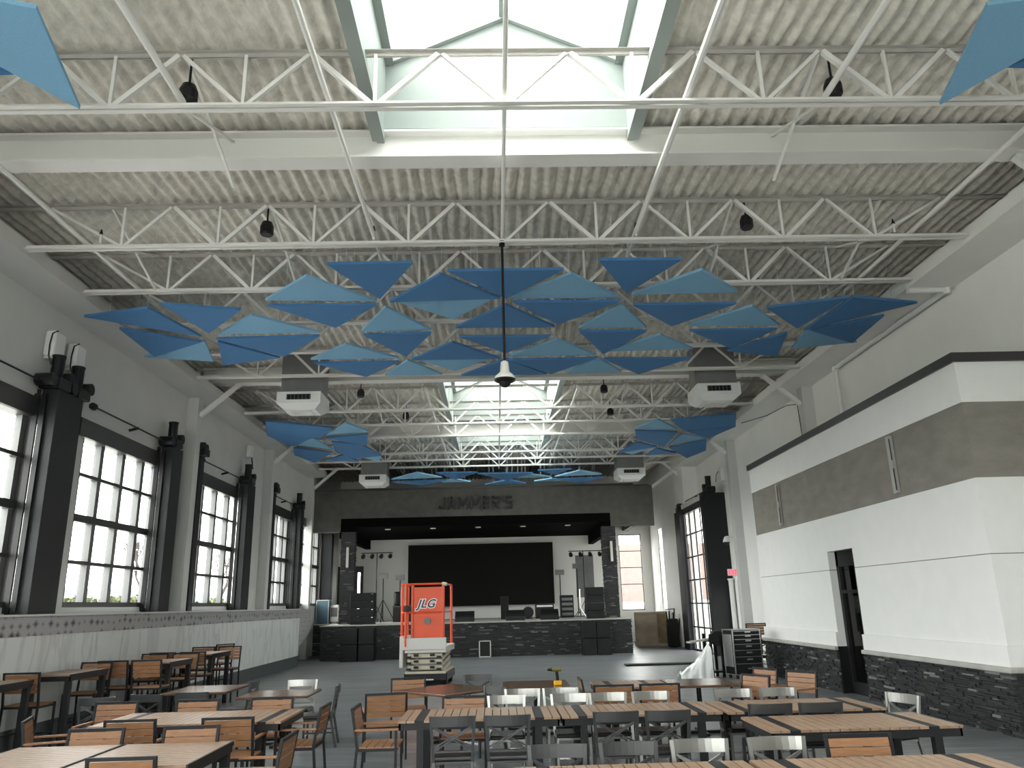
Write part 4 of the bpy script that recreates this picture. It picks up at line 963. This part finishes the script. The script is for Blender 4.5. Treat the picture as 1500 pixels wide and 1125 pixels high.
# ================================================================== FURNITURE
def slat_back(e, w_, z0, z1, y0, y1, n, m=None):
    """horizontal wooden slats between two posts, leaning back"""
    g = MB(); h = (z1 - z0) / n
    for k in range(n):
        a = z0 + k * h + .004; b = z0 + (k + 1) * h - .004; t0 = (a - z0) / (z1 - z0); t1 = (b - z0) / (z1 - z0); ya, yb = y0 + (y1 - y0) * t0, y0 + (y1 - y0) * t1
        g.quad_prism([(-w_, ya - .009, a), (w_, ya - .009, a), (w_, ya + .009, a), (-w_, ya + .009, a), (-w_, yb - .009, b), (w_, yb - .009, b), (w_, yb + .009, b), (-w_, yb + .009, b)])
    return g.build('backrest', WOODC, e)
def wood_chair(h=.44, top=.86, arms=True, bar=False):
    e = empty('slat_bar_chair' if bar else 'slat_armchair', (0, 0, 0), cat='chair')
    W2 = .27 if bar else .29; yb, yf = -.24, .23
    g = MB()
    for k in range(5):
        a = yb + .03 + (yf - yb) * k / 5; g.box(-W2 + .02, W2 - .02, a, a + .085, h - .02, h)
    g.build('seat', WOODC, e)
    MB().box(-W2, W2, yb + .01, yb + .035, h - .05, h - .02).box(-W2, W2, yf - .02, yf, h - .05, h - .02).box(-W2, -W2 + .025, yb, yf, h - .05, h - .02).box(W2 - .025, W2, yb, yf, h - .05, h - .02).build('seat_frame', DARKSTEEL, e)
    for s in (-1, 1):
        x = s * (W2 - .0125)
        MB().bar((x, yf - .01, 0), (x, yf - .01, (h + .17) if arms else h), .028).build('leg', DARKSTEEL, e)
        MB().bar((x, yb - .03, 0), (x, yb + .01, h), .028).build('leg', DARKSTEEL, e)
        MB().bar((x, yb + .01, h - .01), (x, yb - .06, top), .028, .028).build('back_post', DARKSTEEL, e)
        if arms: MB().box(x - .024, x + .024, yb - .02, yf + .02, h + .17, h + .192).build('armrest', WOODC, e, bevel=.004)
        if bar: MB().box(x - .01, x + .01, yb, yf, .30, .32).build('side_stretcher', DARKSTEEL, e)
    MB().bar((-W2, yb - .06, top - .012), (W2, yb - .06, top - .012), .028).build('top_rail', DARKSTEEL, e)
    slat_back(e, W2 - .03, h + (.1 if not bar else .16), top - .03, yb - .008, yb - .057, 4)
    if bar: MB().box(-W2, W2, yf - .025, yf, .28, .31).build('footrest', DARKSTEEL, e)
    return e
def x_chair(metal, name, top=.86):
    e = empty(name, (0, 0, 0), cat='chair'); h = .45; W2 = .215; yb, yf = -.2, .2
    MB().box(-W2, W2, yb, yf + .02, h - .05, h).build('seat', VINYL, e, bevel=.02)
    MB().box(-W2, W2, yb, yf, h - .075, h - .05).build('seat_frame', metal, e)
    for s in (-1, 1):
        x = s * (W2 - .01)
        MB().bar((x, yf, 0), (x * .98, yf - .01, h - .05), .03).build('leg', metal, e)
        MB().bar((x, yb - .08, 0), (x, yb, h - .05), .03, .035).build('leg', metal, e)
        MB().bar((x, yb, h - .08), (s * .235, yb - .07, top), .032, .028).build('back_post', metal, e)
        MB().box(x - .01, x + .01, yb - .03, yf, .2, .22).build('stretcher', metal, e)
    g = MB(); n = 8                                            # curved top rail
    for k in range(n):
        a, b = -1 + 2 * k / n, -1 + 2 * (k + 1) / n
        pa, pb = (.225 * a, yb - .062 - .03 * (1 - a * a)), (.225 * b, yb - .062 - .03 * (1 - b * b))
        za, zb = top - .105, top - .0
        g.quad_prism([(pa[0], pa[1] - .01, za), (pb[0], pb[1] - .01, za), (pb[0], pb[1] + .01, za), (pa[0], pa[1] + .01, za), (pa[0], pa[1] - .018, zb), (pb[0], pb[1] - .018, zb), (pb[0], pb[1] + .002, zb), (pa[0], pa[1] + .002, zb)])
    g.build('top_rail', metal, e)
    for s in (-1, 1):
        for d in (0, .035): MB().bar((s * .2, yb - .02, h + .06 + d), (-s * .2, yb - .06, top - .12 + d * .3), .022, .014).build('cross_splat', metal, e)
    MB().bar((-.2, yb - .01, h + .05), (.2, yb - .01, h + .05), .02).build('lower_rail', metal, e)
    MB().box(-W2 + .01, W2 - .01, yf - .03, yf - .01, .16, .18).build('front_stretcher', CHROME, e)
    return e
W = wood_chair(); BARC = wood_chair(.74, 1.2, arms=False, bar=True); XC = x_chair(XMETAL, 'cross_back_chair'); SC = x_chair(XMETAL_LIT, 'pale_lit_cross_back_chair')
FACE = {'N': 0, 'S': 180, 'E': -90, 'W': 90}
def seat_at(proto, bx, by, f, label, group, off=.29, extra=0, z=0):
    """bx, by: middle of the backrest; f: way the sitter faces"""
    a = R(FACE[f] + extra); d = Vector((-math.sin(a), math.cos(a)))
    return place(proto, bx + d.x * off, by + d.y * off, z, a, label, group)
GW, GX, GS, GB = 'wooden slat armchairs', 'dark cross-back chairs', 'pale-lit cross-back chairs', 'wooden bar chairs along the half wall'
wl = 'wooden slat armchair '
for x, y, f, ex, l in (
    (-3.13, 7.05, 'N', 0, 'in front of the nearest left slatted table, its back to the camera'), (-4.19, 8.78, 'S', 0, 'behind the nearest left table, left of the two facing the camera'), (-3.21, 8.78, 'S', 0, 'behind the nearest left table, right of the two facing the camera'),
    (-4.13, 9.42, 'N', 0, 'before the second left table, left of two backs'), (-3.03, 9.38, 'N', 0, 'before the second left table, right of two backs'),
    (-5.16, 11.3, 'S', 0, 'at the far left corner behind the second left table'), (-4.08, 11.32, 'S', 0, 'behind the second left table, in the middle'), (-3.08, 11.32, 'S', 0, 'behind the second left table, at its right end'),
    (-5.45, 9.75, 'E', 20, 'at the left end of the second left table, turned sideways'), (-2.15, 10.3, 'W', 0, 'at the right end of the second left table, seen side-on'), (-2.0, 8.0, 'W', 0, 'at the right end of the nearest left table, seen side-on'),
    (-1.5, 13.75, 'S', 8, 'behind the turned walnut table, left of the orange lift'), (-1.55, 11.45, 'N', 12, 'before the turned walnut table, left of it'), (-1.72, 10.1, 'E', 0, 'at the left end of the long slatted table, facing it'),
    (-.45, 10.85, 'S', 0, 'behind the left end of the long slatted table'), (1.64, 11.72, 'N', 0, 'before the far slatted table, left of two with backs to the camera'), (2.3, 11.72, 'N', 0, 'before the far slatted table, right of two with backs to the camera'),
    (1.28, 12.8, 'E', 0, 'between the drill table and the far slatted table, seen side-on'), (3.07, 7.12, 'S', 0, 'behind the bottom right slatted table, facing the camera')):
    seat_at(W, x, y, f, wl + l, GW, extra=ex)
for x, y, ex, l in ((3.98, 12.65, -62, 'by the stone base, leftmost of the three loose ones'), (4.5, 13.75, -66, 'by the stone base, middle and tallest of the three loose ones'), (4.85, 13.05, -58, 'by the stone base, rightmost of the three loose ones')):
    seat_at(W, x, y, 'S', wl + l, GW, extra=ex)
dl = 'dark cross-back chair '
for x, y, f, ex, l in ((-5.15, 12.2, 'N', -10, 'before the left walnut table, middle of three backs'), (-4.55, 12.35, 'N', 0, 'before the left walnut table, right of three backs'), (-5.75, 11.95, 'N', 10, 'before the left walnut table, left of three backs'), (-2.5, 12.85, 'W', 5, 'at the right end of the second walnut table, seen side-on'),
                    (-4.1, 13.9, 'W', 0, 'between the two left walnut tables'), (-.35, 14.05, 'S', 0, 'behind the right corner of the turned walnut table'), (-.05, 11.9, 'W', 40, 'at the right corner of the turned walnut table'),
                    (-.5, 8.95, 'N', 0, 'at the long slatted table, leftmost back towards the camera'), (.09, 8.92, 'N', 0, 'at the long slatted table, second back from the left towards the camera'), (1.26, 8.96, 'N', 0, 'at the long slatted table, third back from the left towards the camera'), (1.82, 8.94, 'N', 0, 'at the long slatted table, fourth back from the left towards the camera'),
                    (3.03, 9.22, 'N', 0, 'behind the right slatted table, left of two backs over its top'), (3.6, 9.22, 'N', 0, 'behind the right slatted table, right of two backs over its top'),
                    (.48, 7.02, 'S', 0, 'behind the bottom slatted table, left of two facing the camera'), (1.08, 7.04, 'S', 0, 'behind the bottom slatted table, right of two facing the camera')):
    seat_at(XC, x, y, f, dl + l, GX, off=.26, extra=ex)
sl = 'pale-lit cross-back chair '
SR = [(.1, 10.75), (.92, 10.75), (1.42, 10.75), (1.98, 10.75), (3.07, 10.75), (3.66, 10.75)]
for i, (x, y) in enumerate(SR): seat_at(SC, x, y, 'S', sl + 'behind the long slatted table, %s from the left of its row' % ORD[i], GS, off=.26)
for x, y, f, ex, l in ((.33, 11.5, 'S', 0, 'in the second row behind the long table, left of two'), (.86, 11.5, 'S', 0, 'in the second row behind the long table, right of two'), (1.69, 7.08, 'S', 0, 'behind the bottom slatted table, left of two pale-lit ones'), (2.35, 7.08, 'S', 0, 'behind the bottom slatted table, right of two pale-lit ones'),
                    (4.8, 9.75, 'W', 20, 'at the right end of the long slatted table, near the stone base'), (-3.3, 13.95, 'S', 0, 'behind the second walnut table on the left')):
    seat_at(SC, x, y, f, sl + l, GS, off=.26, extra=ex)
bl = 'wooden slat bar chair '
for x, y, f, ex, l in ((-6.95, 10.65, 'N', 0, 'before the nearest high table'), (-7.05, 12.3, 'N', 0, 'before the second high table'), (-7.05, 14.5, 'S', 0, 'behind the second high table'), (-6.9, 14.8, 'N', 0, 'before the third high table, left of two'), (-6.28, 14.75, 'N', 0, 'before the third high table, right of two'),
                    (-7.05, 16.9, 'S', 0, 'behind the third high table, left of two'), (-6.42, 16.9, 'S', 0, 'behind the third high table, right of two'), (-7.05, 17.3, 'N', 0, 'before the farthest high table, left of two'), (-6.42, 17.3, 'N', 0, 'before the farthest high table, right of two'), (-7.0, 19.5, 'S', 0, 'behind the farthest high table, left of two'), (-6.38, 19.5, 'S', 0, 'behind the farthest high table, right of two'), (-7.05, 21.0, 'W', -35, 'standing alone by the half wall beyond the high tables')):
    seat_at(BARC, x, y, f, bl + l, GB, off=.28 if f != 'W' else .2, extra=ex)
# two chairs stacked behind the drawer case
seat_at(XC, 7.3, 22.62, 'N', 'dark metal cross-back chair at the bottom of the stack behind the drawer case', GX, off=.26)
seat_at(W, 7.28, 22.6, 'N', 'wooden slat armchair stacked on a dark chair behind the drawer case', GW, z=.455)

def slat_table(x0, x1, y0, y1, label, z=.75, along='Y', inset=.25, group='slatted wooden tables', leg=.08, name='slatted_table'):
    """along: direction the slats run"""
    cx, cy_ = (x0 + x1) / 2, (y0 + y1) / 2; a, b = (x1 - x0) / 2, (y1 - y0) / 2
    e = empty(name, (cx, cy_, 0), label=label, cat='table', group=group)
    g = MB(); fr = MB()
    if along == 'Y':
        pitch = .098; bars = (-a + inset, a - inset); u = -a
        while u < a - .02:
            hit = [q for q in bars if q - .05 < u + pitch * .5 < q + .05]
            if hit: fr.box(u, u + pitch - .004, -b, b, z - .03, z - .001)
            else: g.box(u, min(u + pitch - .009, a), -b, b, z - .025, z)
            u += pitch
    else:
        pitch = .098; u = -b
        while u < b - .02: g.box(-a + .02, a - .02, u, min(u + pitch - .009, b), z - .025, z); u += pitch
        fr.box(-a, -a + .018, -b, b, z - .04, z).box(a - .018, a, -b, b, z - .04, z)
    g.build('tabletop', WOODT, e)
    fr.box(-a + .01, a - .01, -b + .01, -b + .03, z - .10, z - .027).box(-a + .01, a - .01, b - .03, b - .01, z - .10, z - .027).box(-a + .01, -a + .03, -b + .01, b - .01, z - .10, z - .027).box(a - .03, a - .01, -b + .01, b - .01, z - .10, z - .027)
    fr.build('apron', DARKSTEEL, e)
    lx = a - inset + .0 if along == 'Y' else a - .06
    for sx in (-1, 1):
        for sy in (-1, 1):
            px_, py_ = sx * min(lx, a - .05), sy * (b - .06)
            MB().box(px_ - leg / 2, px_ + leg / 2, py_ - leg / 2, py_ + leg / 2, 0, z - .1).build('leg', DARKSTEEL, e)
    return e
slat_table(-1.15, .70, 9.5, 10.5, 'long slatted table in the middle, left third of the row'); slat_table(.72, 2.58, 9.5, 10.5, 'long slatted table in the middle, central third of the row'); slat_table(2.62, 4.45, 9.45, 10.5, 'long slatted table in the middle, right third of the row')
slat_table(2.65, 4.55, 8.1, 9.08, 'single slatted table at the right, before the end of the long row'); slat_table(.1, 1.98, 5.6, 6.74, 'slatted table cut by the bottom edge, left one'); slat_table(2.0, 3.85, 5.6, 6.74, 'slatted table cut by the bottom edge, right one')
slat_table(1.5, 2.62, 12.38, 13.46, 'far slatted table behind the two wooden chair backs')
slat_table(-4.78, -3.75, 7.27, 8.46, 'nearest left slatted table, left half of the pair', along='X'); slat_table(-3.72, -2.66, 7.27, 8.46, 'nearest left slatted table, right half of the pair', along='X')
slat_table(-4.78, -2.55, 9.78, 10.95, 'second slatted table on the left, with lengthwise view of its slats')
hb = 'high tables along the half wall'
slat_table(-7.3, -6.7, 11.1, 12.0, 'high slatted table by the half wall, nearest one', z=1.12, along='X', group=hb, name='high_table'); slat_table(-7.3, -6.62, 12.85, 14.05, 'high slatted table by the half wall, second one', z=1.12, along='X', group=hb, name='high_table')
slat_table(-7.3, -6.08, 15.3, 16.4, 'high slatted table by the half wall, third one', z=1.12, along='X', group=hb, name='high_table'); slat_table(-7.3, -6.2, 17.85, 19.05, 'high slatted table by the half wall, farthest one', z=1.12, along='X', group=hb, name='high_table')
def pedestal(x, y, a, b, rz, label):
    e = empty('pedestal_table', (x, y, 0), R(rz), label, 'table', 'walnut-topped pedestal tables')
    MB().box(-a, a, -b, b, .715, .75).build('tabletop', WALNUT, e, bevel=.006)
    MB().cyl((0, 0, .04), (0, 0, .715), .04, n=12).build('column', BLACK, e)
    MB().bar((-.33, 0, .025), (.33, 0, .025), .07, .04).bar((0, -.33, .025), (0, .33, .025), .07, .04).build('foot', BLACK, e)
    MB().box(-.25, .25, -.03, .03, .69, .715).box(-.03, .03, -.25, .25, .69, .715).build('support_plate', BLACK, e)
pedestal(-4.93, 14.05, .52, .62, 0, 'dark walnut pedestal table on the left, beside the black chairs'); pedestal(-3.42, 13.0, .54, .5, 0, 'dark walnut pedestal table with bright window reflection, left of the aisle')
pedestal(-.78, 12.9, .6, .6, 45, 'walnut pedestal table turned like a diamond before the orange lift'); pedestal(.6, 13.2, .53, .68, 0, 'walnut pedestal table carrying the cordless drill'); pedestal(3.15, 12.92, .5, .54, 0, 'walnut pedestal table joined to the right of the far slatted table')

# ================================================================== OUTSIDE THE WINDOWS
def leafy(name, x, y, z, r, n, m, label, cat, grp, squash=.8):
    g = MB()
    for k in range(n):
        t, p, q = random.uniform(0, 6.28), random.uniform(-1, 1), random.uniform(.55, 1) ** .5
        c = Vector((math.cos(t) * math.sqrt(1 - p * p), math.sin(t) * math.sqrt(1 - p * p), p * squash)) * r * q
        s = random.uniform(.1, .24) * r; n0 = Vector((random.uniform(-1, 1), random.uniform(-1, 1), random.uniform(-1, 1))).normalized(); t1 = n0.orthogonal().normalized(); t2 = n0.cross(t1)
        i = len(g.v); g.v += [tuple(c + t1 * s), tuple(c + t2 * s * .7), tuple(c - t1 * s), tuple(c - t2 * s * .7)]; g.f.append((i, i + 1, i + 2, i + 3))
    o = g.build(name, m); o.location = (x, y, z); return tag(o, label, cat, grp)
struct('ground', MB().box(-200, -8.7, -40, 220, -.5, -.3).box(9.2, 120, -40, 220, -.5, -.3).box(-8.7, 9.2, 41.9, 220, -.5, -.3).box(-8.7, 9.2, -40, -5.4, -.5, -.3), SNOW)
g = MB(); n = 40
for i in range(n + 1):
    yy = -10 + 110 * i / n; hh = 2.1 + .5 * noise.noise(Vector((yy * .08, 0, 0)))
    g.v += [(-24, yy, -.3), (-32, yy, hh), (-60, yy, hh - .1)]
for i in range(n):
    a = 3 * i; g.f += [(a, a + 1, a + 4, a + 3), (a + 1, a + 2, a + 5, a + 4)]
struct('grass_bank', g, GRASS)
for k in range(16):
    yy = 14 + k * 5.2
    leafy('shrub', -33 + random.uniform(-1, 1), yy + random.uniform(-1, 1), 2.0, random.uniform(1.4, 2.2), 260, HEDGE, 'olive green shrub on the grass bank outside the left windows, %s from the camera' % ORD[k], 'shrub', 'shrubs on the bank outside')
g = MB(); n = 50
for i in range(n + 1):
    yy = 60 + 640 * i / n; hh = 34 if yy < 245 else max(11, 34 - (yy - 245) * .5); g.v += [(-150, yy, -1), (-180, yy, hh * 1.2 + 5 * noise.noise(Vector((yy * .02, 4, 0))))]
for i in range(n): a = 2 * i; g.f.append((a, a + 1, a + 3, a + 2))
struct('distant_hill', g, HILL)
def bare_tree(x, y, h, label):
    g = MB()
    def br(p, d, l, r, lv):
        q = p + d * l; g.cyl(p, q, r, r * .65, n=5)
        if lv:
            for _ in range(3): br(q, (d + Vector((random.uniform(-.6, .6), random.uniform(-.6, .6), random.uniform(-.1, .4)))).normalized(), l * .68, r * .6, lv - 1)
    br(Vector((0, 0, 0)), Vector((0, 0, 1)), h * .3, h * .02, 4); o = g.build('bare_tree', BARK); o.location = (x, y, -.3); tag(o, label, 'tree', 'bare trees outside')
for i, (x, y, h) in enumerate(((-27, 62, 10), (-30, 69, 11), (-26, 75, 10), (-33, 56, 9))): bare_tree(x, y, h, 'leafless reddish tree far outside the left windows, %s' % ('nearer slim one', 'tallest one', 'farthest one', 'leftmost one')[i])
struct('far_building', MB().box(2, 26, 62, 70, 1.9, 6.3).box(24, 40, 36, 60, -.3, 3.6), BRICK)
struct('snow_bank', MB().box(2, 26, 60, 72, -.3, 1.95), SNOW)
for p_ in (proto_j, bx_, W, BARC, XC, SC):
    if 'used' in p_: del p_['used']
for o in S.objects:
    if 'used' in o: del o['used']
